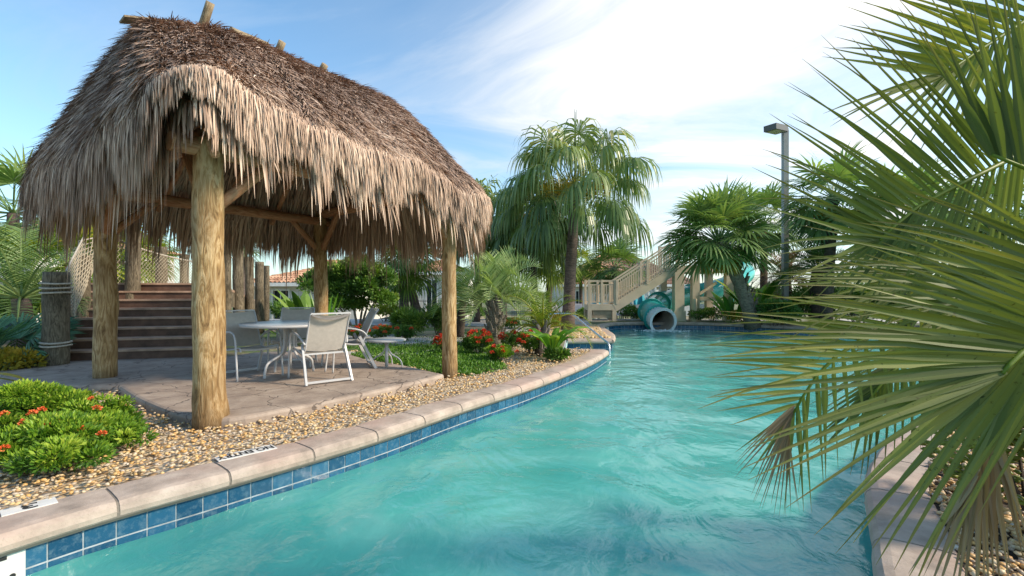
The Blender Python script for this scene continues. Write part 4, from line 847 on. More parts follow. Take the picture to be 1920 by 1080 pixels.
for dy in (.03, dT-.03):
    mb = MB(); mb.bar(a_+Vector((-.1, dy, -.12)), b_+Vector((0, dy, -.12)), .07, .34); mb.build('stringer', 'tower_paint', tw)
    rail(a_+Vector((0, dy, .05)), b_+Vector((0, dy, .05)), 1.0, 26)
n = 14
for k in range(n): p = a_.lerp(b_, (k+.5)/n); mb = MB(); mb.box((p.x, YT+dT/2, p.z), (.27, dT-.12, .045)); mb.build('step', 'tower_paint', tw)
mb = MB(); mb.box(((X_(1268)+X_(1372))/2, YT+1.2, zp-.14), (X_(1372)-X_(1268), 2.6, .28)); mb.build('platform', 'tower_paint', tw)
rail((X_(1268), YT-.06, zp), (X_(1372), YT-.06, zp), 1.0, 18); rail((X_(1268), YT+2.4, zp), (X_(1372), YT+2.4, zp), 1.0, 18)
for px, dy, w_ in ((1273, .1, .40), (1303, 0, .30), (1368, .1, .30), (1273, 2.2, .3), (1368, 2.2, .3)):
    mb = MB(); mb.box((X_(px), YT+dy, (zb+zp-.28)/2+.2), (w_, w_, zp-.28-zb-.4)); mb.box((X_(px), YT+dy, zb+.22), (w_+.10, w_+.10, .44)); mb.build('column', 'tower_paint', tw)
mb = MB(); mb.bar((X_(1312), YT+.1, Z_(552)), (X_(1345), YT+.1, Z_(530)), .10, .10); mb.box((X_(1330), YT+.1, Z_(560)), (1.0, .10, .16)); mb.build('bracket', 'tower_paint', tw)
mb = MB(); mb.tube([(X_(1300), YT-.2, zb), (X_(1300), YT-.2, Z_(560))], .09, 8); mb.build('downpipe', 'tower_paint', tw)
c_ = ((X_(1110)+X_(1148))/2, YT+.46); mb = MB()
for k in range(4): mb.box((c_[0]+rs.uniform(-.03, .03), c_[1], zb+.20+k*.14), (.86-.02*k, .8, .132))
tag(mb.build('rock_pedestal', 'rock_beige', loc=(c_[0], c_[1], zb)), 'stacked beige stone block under the tower landing', 'stone block')
slide = thing('water_slide', tuple(at(1243, 615, 19.0)), 'teal tube water slide curling down to its pale mouth at the water', 'water slide')
path = smooth_line([at(1243, 603, 18.7), at(1232, 596, 19.3), at(1222, 586, 20.0), at(1224, 577, 21.0), at(1243, 566, 22.3), at(1270, 559, 23.0), at(1310, 550, 23.6), at(1350, 540, 24.2), at(1382, 526, 25.2), at(1398, 512, 26.6), at(1385, 502, 27.6), at(1350, 492, 27.8), at(1325, 480, 26.5), at(1322, 472, 24.2)], 6)
rt_ = .47
mb = MB(); mb.tube(path[5:], rt_, 22, False); mb.build('tube', 'slide_teal', slide, True)
mb = MB(); mb.tube(path[5:], rt_-.03, 22, False); mb.build('tube_lining', 'slide_inside', slide, True)
mp_ = path[:7]; mb = MB(); V = []; T_ = unit(np.array(mp_[0])-np.array(mp_[3]))
mb.tube(mp_, [rt_*1.12, rt_*1.06, rt_*1.03, rt_, rt_, rt_, rt_], 26, False); o_ = mb.build('mouth', 'slide_mouth', slide, True)
mb = MB(); mb.tube([np.array(mp_[0])-T_*.0, np.array(mp_[0])+T_*.04], [rt_*1.14, rt_*1.14], 26, False); 
def ring_(mb, p, t_, r0, r1, w):
    p = np.array(p); t_ = unit(np.array(t_)); x = unit(np.cross(t_, [0, 0, 1.0])); y = np.cross(x, t_); n = 28; V = []
    for (r_, o) in ((r0, -w), (r1, -w), (r1, w), (r0, w)): V += [p+t_*o+r_*(math.cos(a)*x+math.sin(a)*y) for a in np.linspace(0, 2*math.pi, n+1)[:-1]]
    mb.add(V, np.array([[k*n+i, k*n+(i+1) % n, ((k+1) % 4)*n+(i+1) % n, ((k+1) % 4)*n+i] for k in range(4) for i in range(n)]))
mb = MB(); ring_(mb, mp_[0], T_, rt_*.94, rt_*1.16, .04); mb.build('lip', 'slide_mouth', slide)
mb = MB(); mb.tube(mp_, [rt_*.98]*7, 22, False); mb.build('mouth_lining', 'slide_inside', slide, True)
for k in (6, 13, 22, 34, 46, 58): mb = MB(); ring_(mb, path[k], np.array(path[k+1])-np.array(path[k]), rt_*.98, rt_*1.20, .035); mb.build('flange', 'slide_teal', slide)
for k in (34, 46):
    p = path[k]; mb = MB(); mb.tube([(p[0], p[1], far_ground(p[1])-.1), (p[0], p[1], p[2]-rt_)], .08, 8); mb.build('support', 'slide_teal', slide, True)
m_, t_n, b_n = newmat('foam'); b_n.inputs['Base Color'].default_value = (.75, .82, .82, 1); b_n.inputs['Roughness'].default_value = .8
# splash at the mouth
mb = MB(); n = 500; cxm = at(1243, 618, 18.5); C = np.stack([cxm.x+rs.normal(0, .42, n), 18.35+rs.normal(0, .22, n), np.full(n, ZW+.02)+np.abs(rs.normal(0, .02, n))], 1); blobs(mb, C, rs.uniform(.01, .035, n), rs.rand(n), .5)
tag(mb.build('splash', 'foam', smooth=True), 'white splash of water at the slide mouth', 'splash', kind='stuff')
# ---------------------------------------------------------------- lamp post, umbrellas, loungers, handrail
Yl = 18.8; lx = hx(1472, Yl); lp = thing('lamp_post', (lx, Yl, ZG), 'tall square lamp post with a boxy dark head against the sky', 'lamp post')
mb = MB(); mb.box((lx, Yl, (ZG-.1+hz_(246, Yl))/2), (.19, .19, hz_(246, Yl)-ZG+.1)); mb.box((lx, Yl, ZG+.03), (.32, .32, .06)); mb.build('pole', 'pole_metal', lp)
zt_ = hz_(248, Yl); mb = MB(); mb.bar((lx+.06, Yl, zt_+.06), (lx-.18, Yl-.10, zt_+.06), .18, .14); mb.build('arm', 'lamp_metal', lp)
hc = np.array([lx-.53, Yl-.31, zt_+.03]); hd = unit(np.array([-.85, -.5, -.04])); sd_ = unit(np.cross(hd, [0, 0, 1.0])); upv = np.cross(sd_, hd)
mb = MB(); mb.box(hc, (.78, .50, .22), (hd, sd_, upv)); h_ = mb.build('lamp_head', 'lamp_metal', lp); mb = MB(); mb.box(hc-upv*.113, (.62, .40, .012), (hd, sd_, upv)); mb.build('lens', 'lens_glass', h_)
for px, top, bot, Y, lab in ((1203, 548, 577, 30, 'closed teal umbrella left of the slide'), (1217, 549, 574, 33, 'closed teal umbrella nearest the slide tube'), (1118, 553, 574, 34, 'closed teal umbrella seen through the landing rails'), (1190, 551, 573, 36, 'closed teal umbrella behind the left-hand loungers')):
    x = hx(px, Y); zg = far_ground(Y); z1 = hz_(top, Y); z0 = max(hz_(bot, Y), zg+.35); t_ = thing('umbrella', (x, Y, zg), lab, 'umbrella', 'closed teal umbrellas')
    mb = MB(); n = 12; prof = [(.30, 0), (.24, .3), (.17, .6), (.10, .85), (.02, 1)]; V = [(x+r_*(1+.18*(k % 2))*math.cos(2*math.pi*k/n), Y+r_*(1+.18*(k % 2))*math.sin(2*math.pi*k/n), z0+(z1-z0)*u) for r_, u in prof for k in range(n)]
    mb.add(V, np.array([[i*n+k, i*n+(k+1) % n, (i+1)*n+(k+1) % n, (i+1)*n+k] for i in range(4) for k in range(n)])); mb.build('canopy', 'umbrella_teal', t_); mb = MB(); mb.tube([(x, Y, zg-.05), (x, Y, z1+.06)], .03, 6); mb.build('pole', 'white_metal', t_); mb = MB(); mb.lathe((x, Y, zg), [(.25, 0), (.25, .06), (.05, .1)], 12); mb.build('base', 'white_metal', t_)
pg = thing('pergola', (hx(1222, 31), 31, far_ground(31)), 'white post-and-beam frame behind the slide', 'pergola')
for px, y0, Y in ((1186, 548, 29), (1207, 538, 30), (1216, 535, 32), (1229, 528, 31), (1237, 527, 33)):
    mb = MB(); mb.box((hx(px, Y), Y, (far_ground(Y)+hz_(y0, Y))/2), (.10, .10, hz_(y0, Y)-far_ground(Y)+.1)); mb.build('post', 'trim_white', pg)
for y0, Y, p0, p1 in ((530, 31, 1205, 1240), (545, 31, 1210, 1240), (556, 31, 1208, 1238)): mb = MB(); mb.box(((hx(p0, Y)+hx(p1, Y))/2, Y+.1, hz_(y0, Y)), (hx(p1, Y)-hx(p0, Y), .08, .12)); mb.build('beam', 'trim_white', pg)
def lounger():
    t_ = thing('sun_lounger', (0, 0, 0), 'x', 'sun lounger', 'white loungers on the deck behind the slide')
    mb = MB(); mb.bar((-.3, -.9, .32), (-.3, .5, .32), .05, .05); mb.bar((.3, -.9, .32), (.3, .5, .32), .05, .05); mb.bar((-.3, -.9, .32), (.3, -.9, .32), .05, .05); mb.build('frame', 'white_metal', t_, local=True)
    mb = MB(); mb.box((0, -.2, .36), (.56, 1.35, .05)); mb.build('seat', 'cushion_pink', t_, local=True); mb = MB(); mb.bar((0, .48, .36), (0, .95, .82), .56, .05); mb.build('backrest', 'cushion_pink', t_, local=True)
    for x in (-.28, .28):
        for y in (-.8, .4): mb = MB(); mb.box((x, y, .15), (.04, .04, .32)); mb.build('leg', 'white_metal', t_, local=True)
    return t_
ln = None; names = ['first', 'second', 'third', 'fourth', 'fifth', 'sixth', 'seventh', 'eighth', 'ninth', 'tenth', 'eleventh']
for k, (px, Y, a_) in enumerate([(1092, 24.2, 10), (1112, 24.8, -8), (1163, 24.0, 5), (1176, 24.6, -12), (1189, 24.1, 8), (1202, 25.0, 0), (1334, 24.4, 12), (1352, 24.9, -6), (1372, 24.3, 4), (1040, 24.4, 3), (1018, 24.8, -5)]):
    lab = ('white lounger %s from the left behind the landing and slide' % names[k])
    x = hx(px, Y); z = far_ground(Y)
    if ln is None: ln = lounger(); ln.location = (x, Y, z); ln.rotation_euler = (0, 0, R(a_)); ln['label'] = 'white lounger in the row, behind the landing at its left corner'; 
    else: copy_tree(ln, (x, Y, z), R(a_), {1: 'white lounger seen straight through the landing rails', 2: 'white lounger just right of the tower landing', 3: 'white lounger under the middle of the tower stairs', 4: 'white lounger below the closed umbrella left of the slide', 5: 'white lounger hard against the slide bend', 6: 'white lounger just right of the tower columns', 7: 'white lounger beyond the tower, under its bracket', 8: 'white lounger beside the banana plant', 9: 'white lounger just left of the tall palm trunk', 10: 'white lounger left of the tall palm, by the short palm'}[k])
hr = thing('handrail', (2.4, 12.2, ZG), 'bent steel handrail beside the pool entry steps', 'handrail')
for dy in (0,):
    mb = MB(); mb.tube(smooth_line([at(1028, 640, 12.6), at(1028, 596, 12.6), at(1034, 589, 12.6), at(1066, 588, 12.6), at(1078, 593, 12.55), at(1100, 611, 12.4), at(1130, 635, 12.2), at(1141, 645, 12.1), at(1143, 662, 12.0), at(1143, 676, 12.0)], 4), .024, 8); mb.build('rail', 'steel', hr, True)
    mb = MB(); p = at(1028, 640, 12.6); mb.lathe((p.x, p.y, ZG), [(.05, 0), (.05, .015)], 12); mb.build('foot_plate', 'steel', hr)
fe = thing('iron_fence', (hx(815, 29), 29, far_ground(29)), 'thin black iron fence in front of the white house', 'fence')
for p0, p1 in ((745, 885), (960, 1010)):
    mb = MB(); zg = far_ground(29); zt_ = zg+1.4; mb.box(((hx(p0, 29)+hx(p1, 29))/2, 29, zt_-.1), (hx(p1, 29)-hx(p0, 29), .03, .04)); mb.box(((hx(p0, 29)+hx(p1, 29))/2, 29, zg+.15), (hx(p1, 29)-hx(p0, 29), .03, .04))
    x = hx(p0, 29)
    while x < hx(p1, 29): mb.box((x, 29, (zg+zt_)/2), (.018, .018, zt_-zg)); x += .13
    mb.build('rail_panel', 'iron', fe)
# ---------------------------------------------------------------- plants on the left bank
t_ = shrub('ixora_shrub', G(105, 865, ZG), (1, 1, 1), 10, .04, 'leaf_shrub', 'low bright green shrub with orange flower heads at the near left', flowers=0, stems=0)
for c_ in list(t_.children): bpy.data.objects.remove(c_)
mb = MB(); base = G(110, 835, ZG)
for px, py, rx, rz, n in ((60, 790, .50, .30, 8000), (150, 810, .50, .20, 7000), (222, 812, .24, .12, 2600), (20, 780, .5, .26, 4500), (120, 850, .38, .14, 4500), (70, 770, .6, .24, 4500), (175, 785, .38, .22, 4500), (110, 820, .5, .2, 5000), (30, 835, .4, .18, 4000)):
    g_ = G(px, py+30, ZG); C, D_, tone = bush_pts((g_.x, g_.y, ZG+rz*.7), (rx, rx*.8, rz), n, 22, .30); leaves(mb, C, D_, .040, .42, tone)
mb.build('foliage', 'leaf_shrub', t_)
pts = [at(x, y, Y) for x, y, Y in ((78, 770, 3.95), (182, 766, 3.85), (190, 815, 3.5), (42, 793, 3.75), (8, 842, 3.3), (88, 800, 3.6), (118, 790, 3.7), (150, 806, 3.6), (172, 750, 4.2), (8, 777, 3.9), (60, 776, 3.8))]
flower_heads(t_, pts, .034, 'petal_orange')
shr = 'flowering shrubs round the small palm'
def sh(px, py, Y, rx, rz, n, leaf, mat, lab, fl=0, fm='petal_red', w=.45, name='ixora_shrub', group=None, lumps=10, fs=.06, ry=None): return shrub(name, (hx(px, Y), Y, far_ground(Y) if Y > 22 else ZG), (rx, ry or rx, rz), n, leaf, mat, lab, 'shrub', group, fl, fm, fs, w, lumps)
sh(898, 660, 9.6, .30, .28, 2600, .055, 'leaf_mid', 'shrub covered in red flowers left of the small palm trunk', 20, group=shr, fs=.05)
sh(940, 690, 8.6, .30, .17, 3200, .045, 'leaf_shrub', 'round green shrub with few red flowers in front of the small palm', 6, group=shr, fs=.045)
sh(957, 650, 10.4, .26, .22, 1800, .055, 'leaf_mid', 'red-flowered shrub just right of the small palm trunk', 14, group=shr)
sh(995, 672, 9.6, .30, .28, 2600, .05, 'leaf_mid', 'green and red shrub nearest the yellowing plant', 14, group=shr, fs=.05)
sh(832, 660, 9.6, .20, .22, 1200, .05, 'leaf_mid', 'red-flowered shrub half hidden by the right hut post', 14, group=shr)
sh(672, 640, 12.5, .34, .22, 1500, .06, 'leaf_mid', 'red-flowered shrub behind the side-on chair', 14, group=shr, fs=.05)
sh(718, 640, 12.3, .30, .22, 1300, .06, 'leaf_mid', 'small shrub tipped red behind the side table', 8, 'petal_orange', group=shr)
sh(752, 642, 12.0, .32, .24, 1500, .06, 'leaf_dark', 'dark green low shrub between side table and hut post', 2, group=shr)
sh(770, 612, 13.6, .55, .52, 2600, .17, 'leaf_mid', 'spiky-leaved green shrub behind the side table', w=.16, name='dracaena_shrub')
sh(822, 612, 13.6, .50, .52, 2200, .17, 'leaf_dark', 'spiky dark green shrub just left of the right hut post', w=.16, name='dracaena_shrub')
sh(955, 605, 16, .5, .22, 1200, .08, 'leaf_mid', 'green shrub behind the small palm with orange flowers', 10, 'petal_orange')
sh(1040, 600, 17, .9, .30, 1800, .08, 'leaf_gold', 'rusty low shrub row behind the yellowing plant', name='croton_shrub')
sh(722, 590, 20, .9, .5, 1500, .12, 'leaf_yellow', 'yellow-green shrub below the leafy tree', name='croton_shrub')
sh(860, 585, 21, 1.3, .4, 1600, .12, 'leaf_mid', 'mid green shrub behind the right hut post', name='low_shrub')
sh(1180, 596, 22.5, 1.0, .42, 2000, .10, 'leaf_mid', 'green shrub between the landing and the slide', name='low_shrub')
sh(1216, 600, 21.6, .6, .36, 1400, .09, 'leaf_shrub', 'lighter green shrub against the slide mouth', name='low_shrub')
sh(1100, 596, 23.0, .7, .35, 1400, .10, 'leaf_mid', 'green shrub left of the tower landing', name='low_shrub')
sh(1336, 598, 20.2, .9, .36, 2000, .09, 'leaf_mid', 'green shrub right of the tower columns', name='low_shrub')
sh(1390, 600, 19.0, .7, .32, 1500, .09, 'leaf_gold', 'reddish shrub below the leaning palm trunk', name='croton_shrub')
for k, (px, Y, rx, rz, mat, lab) in enumerate([(1452, 17.6, .9, .6, 'leaf_dark', 'dark shrub at the foot of the lamp post'), (1530, 19, 1.4, 1.0, 'leaf_dark', 'tall dark shrub right of the lamp post'), (1610, 18.6, 1.5, .9, 'leaf_mid', 'green shrub below the dark feather palm'), (1700, 17.6, 1.5, 1.0, 'leaf_dark', 'dark shrub mass behind the near palm leaves'), (1790, 17.0, 1.4, .9, 'leaf_mid', 'mid green shrub at the far right bank'), (1880, 16.5, 1.5, 1.1, 'leaf_dark', 'dark shrub at the right edge of the photo')]):
    sh(px, 0, Y, rx, rz, 3200, .14, mat, lab, name='bank_shrub', group='shrubs along the far right bank', lumps=12)
# leafy tree
tp = Vector((hx(672, 12.6), 12.6, ZG)); t_ = thing('leafy_tree', tp, 'dense round leafy tree with several slim stems behind the hut', 'tree')
mb = MB()
for a_, dx in ((0, -.5), (1, -.15), (2, .2), (3, .5), (4, -.8), (5, .05)): mb.tube(smooth_line([tp+Vector((.04*a_-.1, 0, -.1)), tp+Vector((dx*.3, .1*(a_ % 3-1), .35)), tp+Vector((dx*.8, .2*(a_ % 3-1), .8)), tp+Vector((dx*1.3, .3*(a_ % 3-1), 1.3))], 3), [.035]*3+[.03]*3+[.02]*3+[.015], 6)
mb.build('trunk', 'bark_grey', t_, True); mb = MB()
for px, py, rx, rz, n in ((640, 535, .95, .70, 12000), (705, 530, .65, .62, 9000), (600, 530, .65, .60, 6000), (670, 505, .85, .45, 6000), (720, 560, .40, .40, 4000), (650, 570, .8, .35, 5000)):
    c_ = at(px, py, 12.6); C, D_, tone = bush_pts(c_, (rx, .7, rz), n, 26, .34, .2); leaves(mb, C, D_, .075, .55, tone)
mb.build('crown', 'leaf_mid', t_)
# strap leaved plants
def strap(name, base, n, L_, mat, lab, w=.03, spread=.6, droop=.4, cat='plant'):
    base = np.array(base); t_ = thing(name, tuple(base), lab, cat); az = rs.uniform(0, 6.283, n); d_ = np.stack([np.cos(az)*spread, np.sin(az)*spread, np.ones(n)], 1)*1.0; mb = MB()
    strips(mb, np.tile(base, (n, 1))+d_*.02, d_, np.stack([-np.sin(az), np.cos(az), np.zeros(n)], 1), L_*rs.uniform(.6, 1.15, n), [(0, w*.7), (.3, w), (.7, w*.8), (1, w*.05)], np.full(n, droop), rs.rand(n), .3); mb.build('leaves', mat, t_); return t_
strap('agave', G(607, 645, ZG), 26, 1.15, 'leaf_banana', 'upright strap-leaved plant behind the round table', .05, .35, .1)
strap('agave', (hx(565, 11.6), 11.6, ZG), 30, .95, 'leaf_mid', 'strap-leaved plant between bridge pilings and table', .03, .9, .5)
strap('agave', (hx(530, 12.2), 12.2, ZG), 26, .95, 'leaf_mid', 'arching strap plant at the end of the footbridge', .03, .9, .5)
# grass and ground cover
def grass_fill(poly, n, h, lab, mat='grass_blade'):
    P = np.array([(p[0], p[1]) for p in poly]); lo_, hi_ = P.min(0), P.max(0); X = rs.uniform(lo_[0], hi_[0], n); Y = rs.uniform(lo_[1], hi_[1], n); k = inside(poly, X, Y); X, Y = X[k], Y[k]; n = len(X)
    mb = MB(); hh = .6+.5*np.sin(X*3+Y*2)*np.sin(Y*4-X); leaves(mb, np.stack([X, Y, ZG-.03+rs.uniform(0, h, n)*np.clip(hh, .3, 1.2)], 1), rs.normal(0, .7, (n, 3))+np.array([0, 0, .7]), .055, .4); tag(mb.build('ground_cover', mat), lab, 'ground cover', kind='stuff')
grass_fill(grass, 26000, .08, 'low leafy green ground cover between patio and right hut post')
grass_fill([tuple(G(x, y, ZG).to_2d()) for x, y in [(640, 652), (790, 660), (900, 648), (1000, 625), (880, 622), (700, 640)]], 9000, .05, 'green ground cover strip beyond the narrow path')
grass_fill([(-20, 9.2), (-8.6, 9.0), (-7.9, 8.3), (-12, 8.2), (-20, 8)], 7000, .12, 'dark ground cover beside the stairs')
# small palm with grey boots, yellowing plant
feather_palm('pindo_palm', G(928, 646, ZG), at(932, 565, 11.4), 1.35, 32, 'short palm with fat grey trunk among red-flowered shrubs', 'leaf_pindo', .17, 'bark_boot', 12, 86, 2.1, .44, .95, .013, .1, boots=40, nl=34, tone=.75)
feather_palm('small_palm', (hx(862, 13.0), 13.0, ZG), at(868, 560, 13), 1.1, 22, 'small dark palm just right of the right hut post', 'leaf_mid', .10, 'bark_dark', 0, 80, 1.9, .32, .6, .010, .2, nl=30, tone=.45)
t2 = feather_palm('young_palm', G(1012, 664, ZG), at(1018, 618, 9.9), 1.15, 15, 'arching young palm with yellowing fronds by the handrail', 'leaf_yellow', .09, 'bark_dark', 15, 80, 1.9, .26, .6, .009, .3, boots=14, nl=30, tone=.35)
def paddle(mb, base, d, L_, w, rnd, droop=1.0):
    n = 1; strips(mb, np.array([base], float), np.array([d], float), np.cross(np.array([d], float), [[0, 0, 1.0]]), np.array([L_]), [(0, .01), (.25, .015), (.38, w*.7), (.55, w), (.75, w*.85), (.92, w*.4), (1, .005)], np.array([droop]), np.array([rnd]), .35)
t_ = thing('yellowing_plant', G(1035, 672, ZG), 'clump of broad yellow and green leaves beside the handrail', 'plant'); mb = MB(); g_ = np.array(G(1035, 672, ZG))
for k in range(12): a_ = k*2.4; paddle(mb, g_, (math.cos(a_)*.4, math.sin(a_)*.4, 1), rs.uniform(.65, 1.05), rs.uniform(.07, .11), rs.rand(), 1.3)
mb.build('leaves', 'leaf_banana', t_); C, D_, tn = bush_pts(g_+np.array([.15, -.1, .10]), (.32, .25, .14), 900, 8); mb = MB(); leaves(mb, C, D_, .09, .35, tn); mb.build('foliage', 'leaf_mid', t_)
def banana(px, Y, n, L_, lab, mat='leaf_banana'):
    b_ = np.array([hx(px, Y), Y, ZG]); t_ = thing('banana_plant', tuple(b_), lab, 'plant', 'broad-leaved plants on the far bank'); mb = MB()
    for k in range(n): a_ = k*2.4+rs.uniform(-.3, .3); paddle(mb, b_+np.array([.15*math.cos(a_), .15*math.sin(a_), 0]), (math.cos(a_)*.45, math.sin(a_)*.45, 1), L_*rs.uniform(.6, 1.1), rs.uniform(.16, .26)*L_/2.5, rs.rand(), .7)
    mb.build('leaves', mat, t_)
banana(1412, 19.8, 13, 2.3, 'broad-leaved banana plant behind the leaning palm'); banana(1372, 18.8, 12, 1.6, 'low broad-leaved plant at the leaning palm base'); banana(1440, 19.2, 12, 1.7, 'broad-leaved plant left of the lamp post', 'leaf_mid')
banana(575, 14.5, 10, 1.6, 'broad green leaves behind the round table', 'leaf_mid')
for px, Y, rx, rz, lab in ((232, 13.5, .9, 1.0, 'yellow-green bush behind the first netted piling'), (282, 15.0, .6, .95, 'golden bush between the first and second netted pilings'), (335, 17.5, .5, .7, 'low golden bush behind the third netted piling')):
    sh(px, 0, Y, rx, rz, 3000, .16, 'leaf_yellow', lab, name='golden_shrub', w=.25)
# far left plants
def leftpalm(): 
    feather_palm('date_palm', (hx(45, 9.8), 9.8, ZG), at(40, 560, 9.8), 2.3, 22, 'feathery palm with long arching fronds left of the rope-wrapped piling', 'leaf_palm', .16, 'bark_brown', 0, 75, 1.7, .42, .5, .011, .2, nl=44)
leftpalm()
fan_palm('fan_palm', (hx(20, 13), 13, ZG), at(25, 400, 13), 1.7, 24, 'fan palm rising behind the roof edge at the far left', 'leaf_palm', .15, nseg=24, droop=.5)
fan_palm('fan_palm', (hx(130, 12.5), 12.5, ZG), at(128, 500, 12.5), 1.5, 26, 'yellow-green fan palm behind the narrow rope net', 'leaf_yellow', .13, nseg=24, droop=.6)
fan_palm('fan_palm', (hx(225, 14), 14, ZG), at(225, 478, 14), 1.25, 24, 'yellow-green fan palm behind the tallest dark piling', 'leaf_yellow', .13, nseg=22, droop=.6)
fan_palm('fan_palm', (hx(288, 16), 16, -.1), at(284, 480, 16), 1.0, 22, 'small golden fan palm behind the diamond net', 'leaf_yellow', .12, nseg=22, droop=.6)
fan_palm('fan_palm', (hx(454, 24), 24, -.3), at(456, 468, 24), 1.0, 20, 'small fan palm peeping over the bridge pilings', 'leaf_palm', .12, nseg=20, droop=.4)
t_ = thing('philodendron', (hx(35, 7.9), 7.9, ZG), 'blue-green plant with broad ribbed leaves left of the piling', 'plant'); mb = MB()
for k in range(15):
    a_ = k*2.4; b_ = np.array([hx(20, 7.9), 7.9+.2*math.sin(a_), ZG+.15]); e = R(rs.uniform(15, 60)); d_ = np.array([math.cos(a_)*math.cos(e), math.sin(a_)*math.cos(e)*.6, math.sin(e)]); fan_leaf(mb, b_+d_*.35, d_, np.array([0, -.5, 1.0]), .62, 26, 55, .5, .82, np.clip(rs.normal(.5, .2), 0, 1), .4)
mb.build('leaves', 'leaf_blue', t_)
sh(5, 0, 7.4, .5, .22, 1400, .10, 'leaf_gold', 'withered brown and yellow foliage below the blue-green plant', name='withered_shrub')
t_ = thing('fallen_leaf', G(25, 715, .02), 'curled golden dead leaf at the left edge of the walkway', 'leaf'); mb = MB(); g_ = np.array(G(-40, 722, .0))
paddle(mb, g_+np.array([0, 0, .14]), (1, -.15, .12), .75, .045, .6, .35); paddle(mb, g_+np.array([0, 0, .10]), (1, -.1, .02), .6, .03, .2, .2); mb.build('blade', 'leaf_gold', t_)
for px, Y, rx, rz, mat, lab in ((60, 15, 2.2, 1.0, 'leaf_dark', 'dark hedge behind the left palms'), (300, 21, 2.6, .7, 'leaf_mid', 'green bushes behind the diamond net'), (560, 20, 1.2, .6, 'leaf_mid', 'green bush in front of the cream house'), (-40, 11, 1.4, .9, 'leaf_dark', 'dark bush at the far left edge')):
    sh(px, 0, Y, rx, rz, 3500, .13, mat, lab, name='hedge_shrub', lumps=14)
# ---------------------------------------------------------------- palms behind
GP = 'drooping ribbon palms behind the hut'
fan_palm('ribbon_palm', (hx(1064, 15.3), 15.3, ZG), at(1078, 362, 15.3), 2.8, 42, 'tallest ribbon palm with weeping leaf tips and orange flower sprays', 'leaf_ribbon', .185, 'bark_brown', droop=3.4, nseg=34, emin=-26, emax=80, L=1.45, power=1.15, fuse=.42, boots=False, spike=3.2, tone=.12, group=GP, fruit=14, hwf=.42)
fan_palm('ribbon_palm', (hx(1003, 18.0), 18.0, ZG), at(1000, 410, 18), 2.3, 28, 'shorter ribbon palm just left of the tallest one', 'leaf_ribbon', .13, 'bark_dark', droop=3.0, nseg=32, emin=-45, emax=70, L=1.7, power=1.3, fuse=.34, tone=0, group=GP, fruit=5)
fan_palm('ribbon_palm', (hx(893, 20.0), 20.0, ZG), at(900, 405, 20), 2.3, 26, 'ribbon palm half hidden behind the right end of the thatch', 'leaf_ribbon', .14, 'bark_brown', droop=3.0, nseg=28, emin=-45, emax=80, L=1.6, power=1.3, fuse=.34, tone=0, group=GP, spike=1.6)
fan_palm('golden_palm', (hx(945, 19.5), 19.5, ZG), at(945, 470, 19.5), 1.4, 24, 'small golden-green palm below the ribbon palms', 'leaf_yellow', .12, nseg=22, droop=1.2, power=1.2)
fan_palm('golden_palm', (hx(1028, 21.5), 21.5, ZG), at(1032, 480, 21.5), 1.8, 26, 'golden-green palm behind the two ribbon palm trunks', 'leaf_yellow', .14, nseg=22, droop=1.0, power=1.2)
fan_palm('cluster_palm', (hx(790, 18), 18, ZG), at(768, 500, 18), 1.35, 24, 'leaning palm with gold-green crown between tree and hut post', 'leaf_yellow', .17, 'bark_brown', nseg=22, droop=1.0, lean=.1)
fan_palm('cluster_palm', (hx(757, 17.5), 17.5, ZG), at(757, 478, 17.5), 1.0, 18, 'upright palm trunk directly behind the spiky shrub', 'leaf_palm', .17, 'bark_brown', nseg=20, droop=.8)
fan_palm('sabal_palm', (hx(1152, 27), 27, far_ground(27)), at(1152, 502, 27), 1.85, 34, 'round-crowned palm behind the tower stairs', 'leaf_palm', .16, nseg=22, droop=.5, fuse=.45)
fan_palm('sabal_palm', (hx(1090, 30), 30, far_ground(30)), at(1088, 500, 30), 1.5, 22, 'pale feathery palm left of the round-crowned palm', 'leaf_yellow', .12, nseg=20, droop=.9)
GS = 'cabbage palms right of the slide'
fan_palm('sabal_palm', (hx(1412, 18.2), 18.2, ZG), at(1348, 455, 17.4), 1.95, 56, 'leaning cabbage palm with grey booted trunk in front of the tower', 'leaf_palm', .24, 'bark_boot', nseg=28, droop=.55, fuse=.45, boots=True, lean=-.12, group=GS, emin=-20, emax=85, skirt=14, pet=.6, tone=.22)
fan_palm('sabal_palm', (hx(1432, 23), 23, far_ground(23)), at(1432, 420, 23), 1.9, 34, 'cabbage palm with ragged crown behind the leaning one', 'leaf_palm', .17, 'bark_dark', nseg=22, droop=.5, fuse=.45, group=GS, skirt=12, tone=.1)
fan_palm('sabal_palm', (hx(1548, 17), 17, ZG), at(1562, 372, 17), 1.7, 34, 'dark cabbage palm right of the lamp post', 'leaf_palm', .19, 'bark_dark', nseg=24, droop=.5, fuse=.45, group=GS, skirt=8, tone=.05)
fan_palm('sabal_palm', (hx(1700, 16), 16, ZG), at(1690, 420, 16), 1.9, 34, 'broad cabbage palm with golden skirt behind the near leaves', 'leaf_palm', .19, 'bark_dark', nseg=24, droop=.5, fuse=.45, group=GS, skirt=16, tone=.05)
fan_palm('sabal_palm', (hx(1838, 17.5), 17.5, ZG), at(1842, 405, 17.5), 1.6, 30, 'cabbage palm with golden skirt nearest the right edge', 'leaf_palm', .17, 'bark_dark', nseg=22, droop=.5, fuse=.45, group=GS, skirt=14, tone=-.1)
feather_palm('date_palm', (hx(1530, 18.2), 18.2, ZG), at(1532, 505, 18.2), 1.9, 26, 'dark feathery date palm behind the lamp post', 'leaf_palm', .2, 'bark_dark', 0, 80, 1.6, .45, .5, .02, .2, nl=30, tone=.2)
